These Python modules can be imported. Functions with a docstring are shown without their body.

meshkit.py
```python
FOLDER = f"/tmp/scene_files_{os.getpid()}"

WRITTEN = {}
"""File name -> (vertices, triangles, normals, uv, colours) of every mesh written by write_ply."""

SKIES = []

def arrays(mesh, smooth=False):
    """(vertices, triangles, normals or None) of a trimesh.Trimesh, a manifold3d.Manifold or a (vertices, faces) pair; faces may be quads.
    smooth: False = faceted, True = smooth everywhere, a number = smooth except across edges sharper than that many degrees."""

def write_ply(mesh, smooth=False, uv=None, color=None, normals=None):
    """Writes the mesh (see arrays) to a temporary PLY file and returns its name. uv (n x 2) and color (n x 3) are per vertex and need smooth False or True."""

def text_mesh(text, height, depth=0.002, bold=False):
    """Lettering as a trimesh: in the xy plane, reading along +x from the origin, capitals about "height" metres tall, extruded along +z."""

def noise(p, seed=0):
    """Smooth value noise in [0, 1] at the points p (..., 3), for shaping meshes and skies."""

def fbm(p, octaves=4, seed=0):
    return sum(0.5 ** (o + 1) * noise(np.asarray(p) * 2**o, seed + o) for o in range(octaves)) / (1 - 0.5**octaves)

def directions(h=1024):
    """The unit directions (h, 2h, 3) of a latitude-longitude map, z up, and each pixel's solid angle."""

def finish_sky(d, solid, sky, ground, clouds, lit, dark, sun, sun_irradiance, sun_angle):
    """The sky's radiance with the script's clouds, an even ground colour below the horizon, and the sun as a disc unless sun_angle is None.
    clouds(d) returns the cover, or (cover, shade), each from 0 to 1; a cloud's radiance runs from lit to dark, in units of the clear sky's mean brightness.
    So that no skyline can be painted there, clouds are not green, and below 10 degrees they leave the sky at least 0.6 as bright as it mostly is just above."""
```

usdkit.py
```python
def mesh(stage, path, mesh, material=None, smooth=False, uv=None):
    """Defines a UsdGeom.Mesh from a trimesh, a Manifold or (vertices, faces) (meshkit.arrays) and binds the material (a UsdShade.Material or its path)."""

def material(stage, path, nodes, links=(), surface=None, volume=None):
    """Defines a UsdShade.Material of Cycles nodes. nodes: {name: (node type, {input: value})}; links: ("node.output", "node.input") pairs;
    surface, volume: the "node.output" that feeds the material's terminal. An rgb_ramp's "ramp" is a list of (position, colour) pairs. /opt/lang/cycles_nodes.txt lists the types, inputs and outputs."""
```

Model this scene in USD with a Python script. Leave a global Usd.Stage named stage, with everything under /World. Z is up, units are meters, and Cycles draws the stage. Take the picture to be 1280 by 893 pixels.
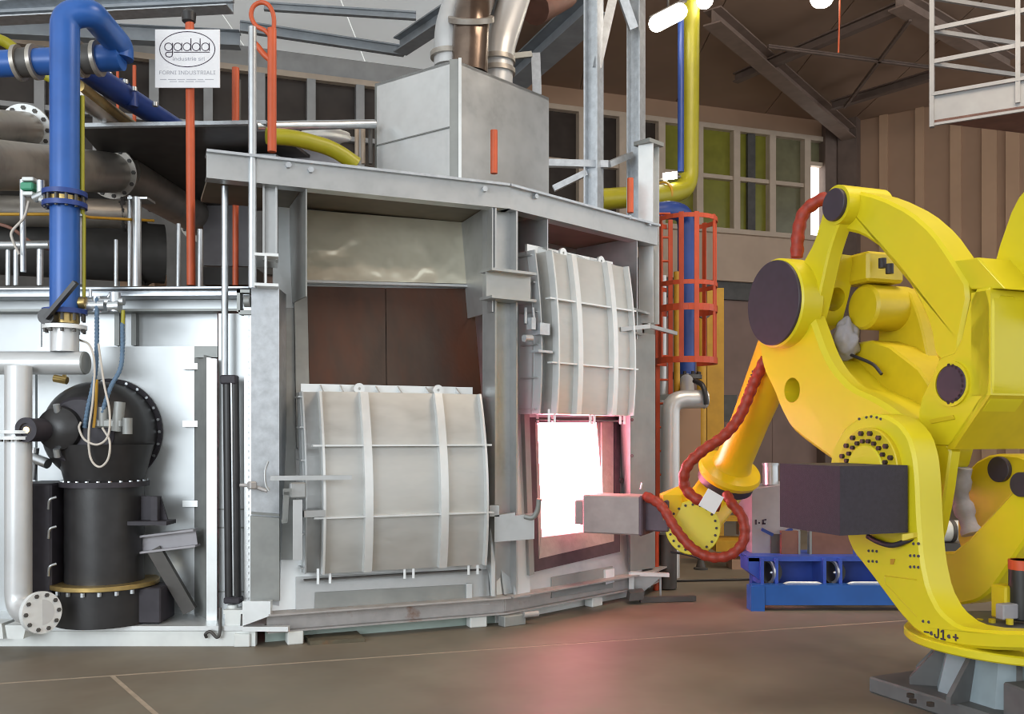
import math, random
import numpy as np, trimesh, usdkit, meshkit
from pxr import Usd, UsdGeom, UsdLux, UsdShade, Gf, Sdf
from shapely.geometry import Polygon
from shapely.ops import split
from shapely.geometry import LineString
random.seed(4); np.random.seed(4)
stage = Usd.Stage.CreateInMemory()
UsdGeom.SetStageUpAxis(stage, UsdGeom.Tokens.z); UsdGeom.SetStageMetersPerUnit(stage, 1.0)
UsdGeom.Xform.Define(stage, '/World'); UsdGeom.Scope.Define(stage, '/World/Looks')
# ------------------------------------------------------------------ camera, sky, lights, exposure
F, HZ, CH = 1150.0, 545.0, 1.6            # focal length in pixels, horizon row, camera height
cam = UsdGeom.Camera.Define(stage, '/World/camera')
cam.CreateHorizontalApertureAttr(36.0); cam.CreateVerticalApertureAttr(36.0 * 893 / 1280)
cam.CreateFocalLengthAttr(36.0 * F / 1280)
cam.CreateVerticalApertureOffsetAttr(36.0 * (HZ - 446.5) / 1280)
cam.CreateClippingRangeAttr(Gf.Vec2f(0.05, 200)); cam.CreateExposureAttr(0.0)
cx = UsdGeom.Xformable(cam); cx.AddTranslateOp().Set(Gf.Vec3d(0, 0, CH)); cx.AddRotateXOp().Set(90.0)
SKY, SKYC = 0.50, (0.93, 0.97, 1.0)
dome = UsdLux.DomeLight.Define(stage, '/World/sky'); dome.CreateIntensityAttr(SKY); dome.CreateColorAttr(Gf.Vec3f(*SKYC))
def rect_light(name, pos, target, w, h, inten, col):
    L = UsdLux.RectLight.Define(stage, '/World/' + name); L.CreateWidthAttr(w); L.CreateHeightAttr(h); L.CreateIntensityAttr(inten); L.CreateColorAttr(Gf.Vec3f(*col))
    m = Gf.Matrix4d().SetLookAt(Gf.Vec3d(*pos), Gf.Vec3d(*target), Gf.Vec3d(0, 0, 1)).GetInverse()
    UsdGeom.Xformable(L).AddTransformOp().Set(m)
# area lights added out of view: cool daylight from behind left, warm key overhead
rect_light('added_daylight_left', (-7.0, -5.0, 3.6), (-2.5, 8, 1.8), 6, 5, 8, (0.86, 0.94, 1.0))
rect_light('added_warm_overhead', (4.5, 6.5, 9.3), (3.8, 9.0, 0), 4, 4, 11, (1.0, 0.84, 0.67))
# ------------------------------------------------------------------ materials
MATS = {}
def srgb(r, g, b): return tuple(((c/255 + 0.055)/1.055)**2.4 if c > 10 else c/255/12.92 for c in (r, g, b))
def pm(name, col, rough=0.5, metal=0.0, var=0.12, scale=6.0, bump=0.0, bscale=60.0, dark=None, dpos=(0.55, 0.75), emit=None, estr=0.0, stretch=None, rvar=0.0, spec=None):
    """Principled paint: colour varied by noise, optional dirt colour, optional fine relief."""
    c = np.array(col, float)
    n = {"g": ("geometry", {}), "no": ("noise_texture", {"scale": scale, "detail": 4.0, "roughness": 0.6}),
         "ra": ("rgb_ramp", {"ramp": [(0.25, tuple(np.clip(c*(1-var), 0, 1))), (0.75, tuple(np.clip(c*(1+var), 0, 1)))]}),
         "p": ("principled_bsdf", {"roughness": rough, "metallic": metal})}
    l = [("no.fac", "ra.fac")]
    if stretch:
        n["mp"] = ("mapping", {"scale": stretch}); l += [("g.position", "mp.vector"), ("mp.vector", "no.vector")]
    else: l.append(("g.position", "no.vector"))
    if dark is not None:
        n["n2"] = ("noise_texture", {"scale": scale*0.37, "detail": 6.0, "roughness": 0.65}); n["r2"] = ("rgb_ramp", {"ramp": [(dpos[0], (0,0,0)), (dpos[1], (1,1,1))]})
        n["mx"] = ("mix_color", {"b": dark}); l += [(("mp.vector" if stretch else "g.position"), "n2.vector"), ("n2.fac", "r2.fac"), ("r2.color", "mx.fac"), ("ra.color", "mx.a"), ("mx.result", "p.base_color")]
    else: l.append(("ra.color", "p.base_color"))
    if rvar:
        n["rr"] = ("map_range", {"from_min": 0.2, "from_max": 0.8, "to_min": rough-rvar, "to_max": rough+rvar}); l += [("no.fac", "rr.value"), ("rr.result", "p.roughness")]
    if bump:
        n["n3"] = ("noise_texture", {"scale": bscale, "detail": 3.0}); n["b"] = ("bump", {"strength": bump, "distance": 0.01})
        l += [("g.position", "n3.vector"), ("n3.fac", "b.height"), ("b.normal", "p.normal")]
    if emit: n["p"][1].update({"emission_color": emit, "emission_strength": estr})
    if spec is not None: n["p"][1]["specular_ior_level"] = spec
    MATS[name] = usdkit.material(stage, '/World/Looks/' + name, n, l, surface="p.BSDF")
def em(name, col, s): MATS[name] = usdkit.material(stage, '/World/Looks/' + name, {"e": ("emission", {"color": col, "strength": s})}, [], surface="e.emission")
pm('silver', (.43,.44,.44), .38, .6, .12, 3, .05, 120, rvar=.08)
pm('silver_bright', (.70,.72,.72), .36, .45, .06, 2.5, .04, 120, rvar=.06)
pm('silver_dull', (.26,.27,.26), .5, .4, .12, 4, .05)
pm('door_sheet', (.50,.50,.48), .42, .5, .08, 3, .03, 150, stretch=(1,1,3), rvar=.08)
pm('white_panel', (.50,.525,.535), .35, .35, .06, 1.6, .05, 8, dark=(.5,.52,.54))
pm('galvanised', (.50,.53,.56), .38, .7, .18, 14, .04)
pm('grey_steel', (.30,.31,.30), .5, .3, .15, 5)
pm('dark_steel', (.085,.08,.075), .55, .3, .25, 4)
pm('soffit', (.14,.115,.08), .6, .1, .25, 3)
pm('foil', (.74,.70,.56), .20, .45, .10, 1.6, 2.0, 2.4, dark=(.56,.51,.36), dpos=(.5,.8))
pm('rust', (.060,.038,.028), .5, .2, .35, 2.0, .2, 30, dark=(.105,.032,.013), dpos=(.42,.7), stretch=(1.6,1.6,.5))
pm('rusty_edge', (.42,.40,.39), .55, .3, .15, 7, dark=(.24,.13,.085), dpos=(.60,.72))
pm('black_paint', (.022,.021,.022), .38, 0, .3, 8, .05)
pm('black_matt', (.03,.026,.034), .6, 0, .3, 10)
pm('box_dark', (.030,.024,.036), .65, 0, .2, 40, .3, 300)
pm('blue_paint', (.022,.105,.38), .34, .05, .15, 3)
pm('blue_deep', (.018,.05,.23), .4, .05, .2, 3)
pm('cart_blue', (.035,.085,.42), .45, 0, .2, 4)
pm('yellow_robot', (.66,.56,.014), .36, 0, .04, 2.5, .03, 60)
pm('yellow_darker', (.60,.46,.012), .4, 0, .08, 6)  # darker robot yellow; stands in for shade on far and underside parts
pm('forearm_yellow', (.70,.47,.010), .3, 0, .06, 3)
pm('yellow_pipe', (.33,.30,.012), .4, 0, .1, 3)
pm('yellow_post', (.52,.28,.018), .5, 0, .15, 5)
pm('orange', (.52,.09,.028), .45, 0, .15, 4)
pm('cage_orange', (.50,.065,.016), .45, 0, .15, 4)
pm('hose_red', (.30,.030,.013), .5, 0, .25, 20)
pm('dark_chrome', (.20,.15,.12), .22, .8, .25, 5)
pm('rafter_brown', (.25,.18,.145), .6, .1, .2, 3)
pm('white_pipe', (.60,.61,.615), .34, .35, .06, 4, .04)
pm('duct_grey', (.40,.37,.33), .38, .6, .2, 4, rvar=.1)
pm('steel_tube', (.55,.58,.60), .3, .8, .1, 9)
pm('flange_white', (.74,.76,.76), .4, .2, .08, 8)
pm('concrete_floor', (.180,.158,.120), .60, 0, .22, 1.1, .10, 9, dark=(.13,.095,.066), dpos=(.45,.75), rvar=.10)
pm('joint', (.36,.29,.22), .7, 0, .2, 10)
pm('wall_paint', (.36,.225,.145), .7, 0, .08, 1)
pm('wall_band', (.48,.36,.27), .7, 0, .1, 1.2)
pm('wall_low', (.25,.165,.135), .7, 0, .15, 1.3)
pm('wall_batten', (.47,.30,.19), .7, 0, .08, 1)
pm('ceiling_pale_glow', (.80,.80,.77), .8, 0, .08, .6, emit=(.90,.94,.95), estr=.28)  # pale roof panels given an added glow so they read brightly lit
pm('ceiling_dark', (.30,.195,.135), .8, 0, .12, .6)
pm('rafter', (.15,.105,.085), .6, .1, .2, 3)
pm('rafter_blue', (.30,.33,.36), .55, .2, .15, 3)
pm('mullion', (.50,.40,.31), .6, 0, .1, 3)
pm('pane_brown', (.045,.035,.030), .25, 0, .3, 2)
pm('pane_olive', (.16,.155,.02), .3, 0, .25, 2, emit=(.30,.28,.03), estr=.06)
pm('pane_grey', (.17,.16,.09), .25, 0, .25, 2)
em('pane_bright', (1,.98,.95), 3.0)
em('lamp_glow', (1.0,.93,.78), 14)
em('furnace_glow', (1.0,.28,.38), 36)
em('crown_glow', (1.0,.30,.07), 14)  # orange chosen so the crown tints the reflection on the floor
em('pilot_light', (1.0,.75,.35), 3)
pm('refractory', (.40,.33,.31), .85, 0, .15, 9, .3, 40)
pm('gasket', (.07,.045,.055), .7, 0, .2, 12)
pm('gripper', (.33,.28,.27), .6, .2, .12, 8)
pm('gripper_dark', (.10,.07,.09), .6, .1, .2, 8)
pm('paper', (.78,.78,.80), .8, 0, .03, 9)
pm('ink', (.045,.03,.05), .7, 0, .1, 9)
pm('ink_grey', (.36,.36,.40), .7, 0, .1, 9)
pm('robot_base', (.27,.33,.36), .5, .1, .12, 5)
pm('robot_base_dark', (.12,.12,.12), .55, .1, .2, 5)
pm('cover_disc', (.040,.030,.045), .5, 0, .15, 12)
pm('bolt', (.05,.04,.035), .5, .5, .2, 20)
pm('cloth', (.34,.33,.38), .9, 0, .2, 8, .4, 20)
pm('brown_plate', (.20,.095,.07), .6, .1, .25, 4)
pm('machine_grey', (.32,.31,.33), .55, .1, .12, 4)
pm('cable_white', (.55,.50,.44), .6, 0, .1, 9)
pm('hose_blue', (.10,.17,.26), .5, 0, .15, 20)
pm('brass', (.5,.36,.14), .35, .8, .15, 20)
pm('green', (.05,.28,.16), .5, 0, .1, 9)
pm('board', (.10,.085,.055), .8, 0, .3, 8, .3, 30, dark=(.2,.10,.04), dpos=(.55,.7))
pm('walkway', (.33,.33,.33), .5, .2, .12, 3)
pm('dirty_white', (.70,.72,.70), .5, .1, .1, 4)
pm('skirt_green', (.36,.44,.40), .5, .2, .12, 3)
# ------------------------------------------------------------------ geometry helpers
A3 = lambda *v: np.array(v, float)
def P(px, py, Y): return A3((px-640)/F*Y, Y, CH+(HZ-py)/F*Y)
def PZ(px, py, z): return P(px, py, (z-CH)*F/(HZ-py))
def nrm(v): v = np.asarray(v, float); return v/np.linalg.norm(v)
def cat(*ms): 
    ms = [m for g in ms for m in (g if isinstance(g, list) else [g])]
    return trimesh.util.concatenate(ms)
def tm(v, f): return trimesh.Trimesh(np.asarray(v, float), np.asarray(f, int), process=False)
def fix(m):
    if m.volume < 0: m.invert()
    return m
def frame(d, up=(0,0,1)):
    d = nrm(d); s = np.cross(d, up)
    if np.linalg.norm(s) < 1e-5: s = np.cross(d, (0,1,0))
    s = nrm(s); return d, s, np.cross(s, d)
def hexa(b, vec):
    """slab: planar quad b pushed along vec"""
    b = np.asarray(b, float); v = np.vstack([b, b+np.asarray(vec, float)])
    return fix(trimesh.convex.convex_hull(v))
def box(c, size, yaw=0.0, ch=0.0, ax=None):
    x, y, z = np.asarray(size, float)/2; pts = []
    for i in (-1,1):
        for j in (-1,1):
            for k in (-1,1):
                if ch: pts += [(i*(x-ch), j*(y-ch), k*z), (i*(x-ch), j*y, k*(z-ch)), (i*x, j*(y-ch), k*(z-ch))]
                else: pts.append((i*x, j*y, k*z))
    v = np.array(pts)
    if ax is not None: v = v @ np.array(ax)
    else:
        c_, s_ = math.cos(yaw), math.sin(yaw); v = v @ np.array([[c_,s_,0],[-s_,c_,0],[0,0,1]])
    return fix(trimesh.convex.convex_hull(v+np.asarray(c, float)))
def tri2(poly):
    pg = Polygon(poly); v, f = trimesh.creation.triangulate_polygon(pg, engine="earcut"); 
    v = np.asarray(v); poly = np.asarray(poly, float)
    idx = np.array([np.argmin(((poly-q)**2).sum(1)) for q in v]); return idx[np.asarray(f)]
def inset(poly, c):
    p = np.asarray(poly, float); a = p-np.roll(p,1,0); b = np.roll(p,-1,0)-p
    a /= np.linalg.norm(a,axis=1,keepdims=True)+1e-12; b /= np.linalg.norm(b,axis=1,keepdims=True)+1e-12
    na = np.stack([-a[:,1],a[:,0]],1); nb = np.stack([-b[:,1],b[:,0]],1); m = na+nb; k = (m*na).sum(1,keepdims=True)
    return p + c*m/np.maximum(k, .6)
def prism(poly, o, ex, ey, ez, T, c=0.0):
    """2-D polygon in the frame (o, ex, ey), extruded T along ez, edges chamfered by c"""
    poly = np.asarray(poly, float)
    if np.linalg.norm(poly[0]-poly[-1]) < 1e-9: poly = poly[:-1]
    area = 0.5*np.sum(poly[:,0]*np.roll(poly[:,1],-1)-np.roll(poly[:,0],-1)*poly[:,1])
    if area < 0: poly = poly[::-1]
    t = tri2(poly); n = len(poly)
    rings = [(inset(poly,c),0),(poly,c),(poly,T-c),(inset(poly,c),T)] if c else [(poly,0),(poly,T)]
    v = np.vstack([np.outer(r[:,0],ex)+np.outer(r[:,1],ey)+np.outer(np.full(n,h),ez) for r,h in rings])+np.asarray(o,float)
    f = [t[:,::-1], t+n*(len(rings)-1)]; i = np.arange(n); j = (i+1)%n
    for k in range(len(rings)-1):
        a, b = k*n, (k+1)*n; f += [np.stack([a+i,a+j,b+j],1), np.stack([a+i,b+j,b+i],1)]
    return fix(tm(v, np.vstack(f)))
def sweep(p0, p1, prof, up=(0,0,1)):
    p0, p1 = np.asarray(p0,float), np.asarray(p1,float); d, s, u = frame(p1-p0, up)
    return prism(prof, p0, s, u, d, np.linalg.norm(p1-p0))
def rect(w, h): return [(-w/2,-h/2),(w/2,-h/2),(w/2,h/2),(-w/2,h/2)]
def I(h, b, tw=.012, tf=.016):
    H, B, w = h/2, b/2, tw/2
    return [(-B,-H),(B,-H),(B,-H+tf),(w,-H+tf),(w,H-tf),(B,H-tf),(B,H),(-B,H),(-B,H-tf),(-w,H-tf),(-w,-H+tf),(-B,-H+tf)]
def C(h, b, t=.012, s=1):
    H = h/2; p = [(0,-H),(b,-H),(b,-H+t),(t,-H+t),(t,H-t),(b,H-t),(b,H),(0,H)]; return [(s*x,y) for x,y in p]
def Lp(a, b, t=.01): return [(0,0),(a,0),(a,t),(t,t),(t,b),(0,b)]
def bar(p0, p1, w, h, up=(0,0,1)): return sweep(p0, p1, rect(w,h), up)
def cyl(p0, p1, r0, r1=None, n=32, ch=0.0):
    p0, p1 = np.asarray(p0,float), np.asarray(p1,float); L = np.linalg.norm(p1-p0); r1 = r0 if r1 is None else r1
    pr = [(0,0),(r0,0),(r1,L),(0,L)] if not ch else [(0,0),(r0-ch,0),(r0,ch),(r1,L-ch),(r1-ch,L),(0,L)]
    return lathe(pr, p0, p1-p0, n)
def lathe(prof, o, axis, n=32):
    d, s, u = frame(axis, (0,0,1)); v, idx = [], []
    for r, h in prof:
        if r < 1e-9: idx.append((len(v),)); v.append(np.asarray(o)+d*h)
        else:
            idx.append(tuple(range(len(v), len(v)+n)))
            for k in range(n): a = 2*math.pi*k/n; v.append(np.asarray(o)+d*h+r*(math.cos(a)*s+math.sin(a)*u))
    f = []
    for a, b in zip(idx, idx[1:]):
        for k in range(n):
            j = (k+1)%n
            if len(a) == 1 and len(b) > 1: f.append((a[0],b[j],b[k]))
            elif len(b) == 1 and len(a) > 1: f.append((a[k],a[j],b[0]))
            elif len(a) > 1: f += [(a[k],a[j],b[j]),(a[k],b[j],b[k])]
    return fix(tm(v, f))
def ringm(c, axis, ri, ro, T, n=36):
    return lathe([(ri,-T/2),(ro,-T/2),(ro,T/2),(ri,T/2),(ri,-T/2)], c, axis, n)
def curve(pts, k=8):
    p = np.asarray(pts, float); q = np.vstack([2*p[0]-p[1], p, 2*p[-1]-p[-2]]); out = []
    for i in range(1, len(q)-2):
        for t in np.linspace(0, 1, k, endpoint=False):
            out.append(.5*((2*q[i])+(q[i+1]-q[i-1])*t+(2*q[i-1]-5*q[i]+4*q[i+1]-q[i+2])*t*t+(3*q[i]-q[i-1]-3*q[i+1]+q[i+2])*t**3))
    return np.array(out+[p[-1]])
def bend(pts, r, k=8):
    """polyline with round bends"""
    p = [np.asarray(x, float) for x in pts]; out = [p[0]]
    for a, b, c in zip(p, p[1:], p[2:]):
        u, w = nrm(a-b), nrm(c-b); L = min(r, np.linalg.norm(a-b)*.49, np.linalg.norm(c-b)*.49); s, e = b+u*L, b+w*L
        out += [(1-t)**2*s+2*t*(1-t)*b+t*t*e for t in np.linspace(0,1,k)]
    return np.array(out+[p[-1]])
def tube(pts, r, n=14, rib=0.0, ribn=2):
    p = np.asarray(pts, float)
    if rib:
        seg = np.linalg.norm(np.diff(p,axis=0),axis=1); s = np.r_[0,np.cumsum(seg)]; m = int(s[-1]/(r*.45)); q = np.linspace(0,s[-1],m); p = np.stack([np.interp(q,s,p[:,i]) for i in range(3)],1)
    t = np.gradient(p,axis=0); t /= np.linalg.norm(t,axis=1,keepdims=True)+1e-12
    s = frame(t[0])[1]; v = []; m = len(p)
    for i in range(m):
        s = nrm(s-t[i]*(s@t[i])); u = np.cross(t[i],s); rr = r*(1+(rib if (i//ribn)%2 else -rib))
        for k in range(n): a = 2*math.pi*k/n; v.append(p[i]+rr*(math.cos(a)*s+math.sin(a)*u))
    f = []
    for i in range(m-1):
        for k in range(n): j=(k+1)%n; a,b=i*n,(i+1)*n; f += [(a+k,a+j,b+j),(a+k,b+j,b+k)]
    v += [p[0],p[-1]]
    for k in range(n): j=(k+1)%n; f += [(m*n,j,k),(m*n+1,(m-1)*n+k,(m-1)*n+j)]
    return fix(tm(v,f))
def bolts(c, axis, R, n, r=.012, h=.015, a0=0.0, a1=2*math.pi, full=True):
    d, s, u = frame(axis); ms = []
    for k in range(n):
        a = a0+(a1-a0)*k/(n if full else max(n-1,1)); q = np.asarray(c)+R*(math.cos(a)*s+math.sin(a)*u); ms.append(cyl(q-d*h*.2, q+d*h, r, n=6))
    return cat(ms)
def elp(px, py, rx, ry, n=28): return [(px+rx*math.cos(2*math.pi*k/n), py+ry*math.sin(2*math.pi*k/n)) for k in range(n)]
def chaikin(p, it=2, q=.25):
    p = np.asarray(p,float)
    for _ in range(it):
        b = np.roll(p,-1,0); p = np.stack([p*(1-q)+b*q, p*q+b*(1-q)],1).reshape(-1,2)
    return p
# ------------------------------------------------------------------ the object tree
THINGS, TAKEN = [], {}
def numbered(key, name):
    k = (key, name); n = TAKEN.get(k, 0); TAKEN[k] = n+1; return name if n == 0 else f"{name}_{n:03d}"
class Thing:
    def __init__(s, name, label=None, cat=None, group=None, kind=None):
        s.name = numbered('/', name); s.label, s.cat, s.group, s.kind, s.parts, s.rec = label, cat, group, kind, [], {}; THINGS.append(s)
    def part(s, name, mesh, mat, parent=None, smooth=30, label=None, kind=None):
        path = (parent+'/' if parent else '')+numbered((s.name, parent), name)
        s.parts.append((path, mesh, mat, smooth, label, kind)); return path
def one(name, mesh, mat, label=None, cat=None, group=None, kind=None, smooth=30):
    t = Thing(name, label, cat, group, kind); t.parts.append((None, mesh, mat, smooth, None, None)); return t
def flush():
    for t in THINGS:
        lo = np.min([p[1].vertices.min(0) for p in t.parts],0); hi = np.max([p[1].vertices.max(0) for p in t.parts],0)
        loc = np.array([(lo[0]+hi[0])/2, (lo[1]+hi[1])/2, lo[2]]); root = '/World/'+t.name
        if t.parts[0][0] is not None: x = UsdGeom.Xform.Define(stage, root); x.AddTranslateOp().Set(Gf.Vec3d(*map(float,loc)))
        for path, m, mat, sm, label, kind in t.parts:
            q = m.copy(); q.vertices = q.vertices-loc
            g = usdkit.mesh(stage, root if path is None else root+'/'+path, q, MATS[mat], smooth=sm)
            if path is None: g.AddTranslateOp().Set(Gf.Vec3d(*map(float,loc)))
            if label: g.GetPrim().SetCustomDataByKey('label', label)
            if kind: g.GetPrim().SetCustomDataByKey('kind', kind)
        pr = stage.GetPrimAtPath(root)
        for k, val in (('label',t.label),('category',t.cat),('group',t.group),('kind',t.kind)):
            if val: pr.SetCustomDataByKey(k, val)
# ------------------------------------------------------------------ the setting: floor, walls, windows, roof
J1a, J1b = PZ(-60, 862, 0), PZ(1420, 758, 0)
fl = Polygon([(-14,-10),(16,-10),(16,26),(-14,26)])
ja = PZ(140, 845, 0); jd = nrm(J1b-J1a); j0, j1 = ja-jd*40, ja+jd*40; jc = PZ(195, 893, 0); jc2 = ja+(jc-ja)*30
pcs = split(fl, LineString([j0[:2], j1[:2]])).geoms
T = Thing('floor', kind='structure')
slabs = []
for g in pcs: slabs += list(split(g, LineString([ja[:2]-nrm((jc-ja)[:2])*.05, jc2[:2]])).geoms)
for g in slabs:
    q = g.buffer(-.016, join_style=2); T.part('slab', prism(list(q.exterior.coords), (0,0,-.12), A3(1,0,0), A3(0,1,0), A3(0,0,1), .12), 'concrete_floor', smooth=False)
T.part('joint_filler', prism([(-14,-10),(16,-10),(16,26),(-14,26)], (0,0,-.16), A3(1,0,0), A3(0,1,0), A3(0,0,1), .158), 'joint', smooth=False)
# rear wall with its window strip
WC = A3(8.66, 24, 0); WD = A3(-.9476, -.3195, 0); WN = A3(.3195, -.9476, 0)      # corner, along the wall to the left, towards the room
def WT(px, d=0.0):
    r = (px-640)/F; c = WC+WN*d; return (r*c[1]-c[0])/(WD[0]-r*WD[1])
def WZ(px, py, d=0.0): q = WC+WN*d+WD*WT(px,d); return CH+(HZ-py)/F*q[1]
def wbox(t0, t1, z0, z1, d0, d1): c = WC+WD*(t0+t1)/2+WN*(d0+d1)/2; c[2] = (z0+z1)/2; return box(c, (abs(t1-t0), abs(d1-d0), z1-z0), math.atan2(WD[1], WD[0]))
zt, zb = WZ(1000, 174), WZ(1000, 294); zr = 9.75; zlow = WZ(905, 372)
T = Thing('wall_back', kind='structure')
T.part('lower_panel', wbox(0, 27, 0, zlow, -.5, -.25), 'wall_low'); T.part('concrete_band', wbox(0, 27, zlow+.42, zb-.10, -.4, .0), 'wall_band')
T.part('dark_band', wbox(0, 27, zlow-.02, zlow+.42, -.35, -.12), 'dark_steel'); th_ = WT(600); T.part('head_panel', wbox(0, th_, zt+.12, zr, -.4, -.02), 'wall_paint'); T.part('head_panel', wbox(th_, 27, zt+.12, zr, -.4, -.02), 'walkway')  # dark strip runs below the concrete band
T.part('sill', wbox(0, 27, zb-.12, zb, -.4, .1), 'mullion'); T.part('head_rail', wbox(0, 27, zt, zt+.12, -.3, .04), 'mullion')
for i in range(12): T.part('wall_panel', wbox(.15+i*1.9, .15+i*1.9+1.86, .05, zlow-.05, -.25, -.235), 'wall_low')
ts = [WT(p) for p in (1008,965,915,874,824,775,727)]; pitch = (ts[-1]-ts[0])/6; t_ = ts[0]-pitch; bays = []
while t_ < 22: bays.append(t_); t_ += pitch
zm_ = (zt+zb)/2+.05
for i, t in enumerate(bays):
    zm = WZ(1018,205) if i == 0 else zm_; W = Thing(f'window_{i+1}', kind='structure'); m = 'pane_grey' if i in (0,1) else 'pane_olive' if i < 5 else 'pane_brown'
    mu_ = 'mullion' if i < 8 else 'walkway'; W.part('mullion', wbox(t-.09, t+.09, zb, zt, -.25, .06), mu_); W.part('transom', wbox(t+.09, t+pitch-.09, zm-.05, zm+.05, -.2, .02), mu_)
    zz_ = zm
    for z0, z1 in ((zb, zm-.05), (zm+.05, zt)):
        mm = 'pane_bright' if i == 0 and z0 == zb else m
        W.part('pane', wbox(t+.09, t+pitch-.09, z0, z1, -.16, -.13), mm, smooth=False)
    if i == 2: W.part('sash_bar', wbox(t+pitch*.55-.12, t+pitch*.55+.1, zb, zt, -.12, -.03), 'dark_steel')
t0_ = WT(1031,.1); one('trim_1', wbox(-.1, t0_, 0, zr, -.3, .12), 'rafter', kind='structure', smooth=False)
T = Thing('window_20', kind='structure', )
T.part('pane', wbox(WT(1098,.02), WT(1068,.02), WZ(1090,303), WZ(1090,283), -.0, .05), 'pane_bright'); T.part('window_frame', wbox(WT(1101,.02), WT(1065,.02), WZ(1090,305), WZ(1090,281), -.02, .03), 'mullion')
# right wall of tall panels with battens
RD = nrm(A3(1.6, -1.2, 0)); RN = A3(-RD[1], RD[0], 0)*-1
def RT(px, d=0.0):
    r = (px-640)/F; c = WC+RN*d; return (r*c[1]-c[0])/(RD[0]-r*RD[1])
def rbox(t0, t1, z0, z1, d0, d1): c = WC+RD*(t0+t1)/2+RN*(d0+d1)/2; c[2] = (z0+z1)/2; return box(c, (abs(t1-t0), abs(d1-d0), z1-z0), math.atan2(RD[1], RD[0]))
T = Thing('wall_right', kind='structure'); edges = [1057,1105,1150,1195,1237,1262,1300,1345,1400]; tt = [RT(p) for p in edges]
for a, b in zip(tt, tt[1:]): T.part('wall_panel', rbox(a+.03, b-.03, 0, zr, -.1, 0), 'wall_paint', smooth=False)
T.part('backing', rbox(0, 12, 0, zr, -.3, -.1), 'dark_steel', smooth=False)
for p, w in ((1105,.10),(1150,.10),(1195,.12),(1237,.16),(1266,.14)): T.part('batten', rbox(RT(p)-w, RT(p)+w, 0, zr, 0, .07), 'wall_batten', smooth=False)
T.part('corner_post', rbox(-.05, .42, 0, zr, -.05, .35), 'rafter', smooth=False)
T = Thing('wall_left', kind='structure')
for i in range(5): T.part('wall_panel', box((-13.6, 6+i*2.4, zr/2), (.15, 2.36, zr)), 'wall_paint', smooth=False)
# roof
T = Thing('ceiling', kind='structure')
for i in range(12): T.part('roof_panel', box((-11.6+i*2.4, 8, zr+.1), (2.38, 36, .2)), 'ceiling_pale_glow' if i < 5 else 'ceiling_dark', smooth=False)
def rz(px, py, z): return PZ(px, py, z)
def rbeam(n_, a, b, z, w, h, m, lab): 
    p, q = rz(*a, z), rz(*b, z); return one(n_, sweep(p, q, I(h, w, .02, .03)), m, lab, 'roof beam', kind='structure')
for a, b, w, h, lab in (((1062,168),(890,20),.35,.3,'thick brown rafter running up the roof above the dark corner'), ((1120,0),(1262,82),.3,.3,'brown rafter passing behind the railed walkway at top right'),
        ((919,98),(1128,8),.16,.2,'dark purlin crossing the brown roof under the lamp'), ((1040,132),(1165,94),.16,.2,'dark purlin near the rear roof corner')):
    rbeam('rafter', a, b, 9.35, w, h, 'rafter_brown' if w > .2 else 'rafter', lab)
for a, b, lab in (((960,58),(1160,84),'thin flat roof brace running level to the walkway'), ((1056,134),(1138,24),'thin roof brace slanting up to the right')):
    rbeam('roof_brace', a, b, 9.2, .06, .07, 'rafter', lab)
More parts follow.
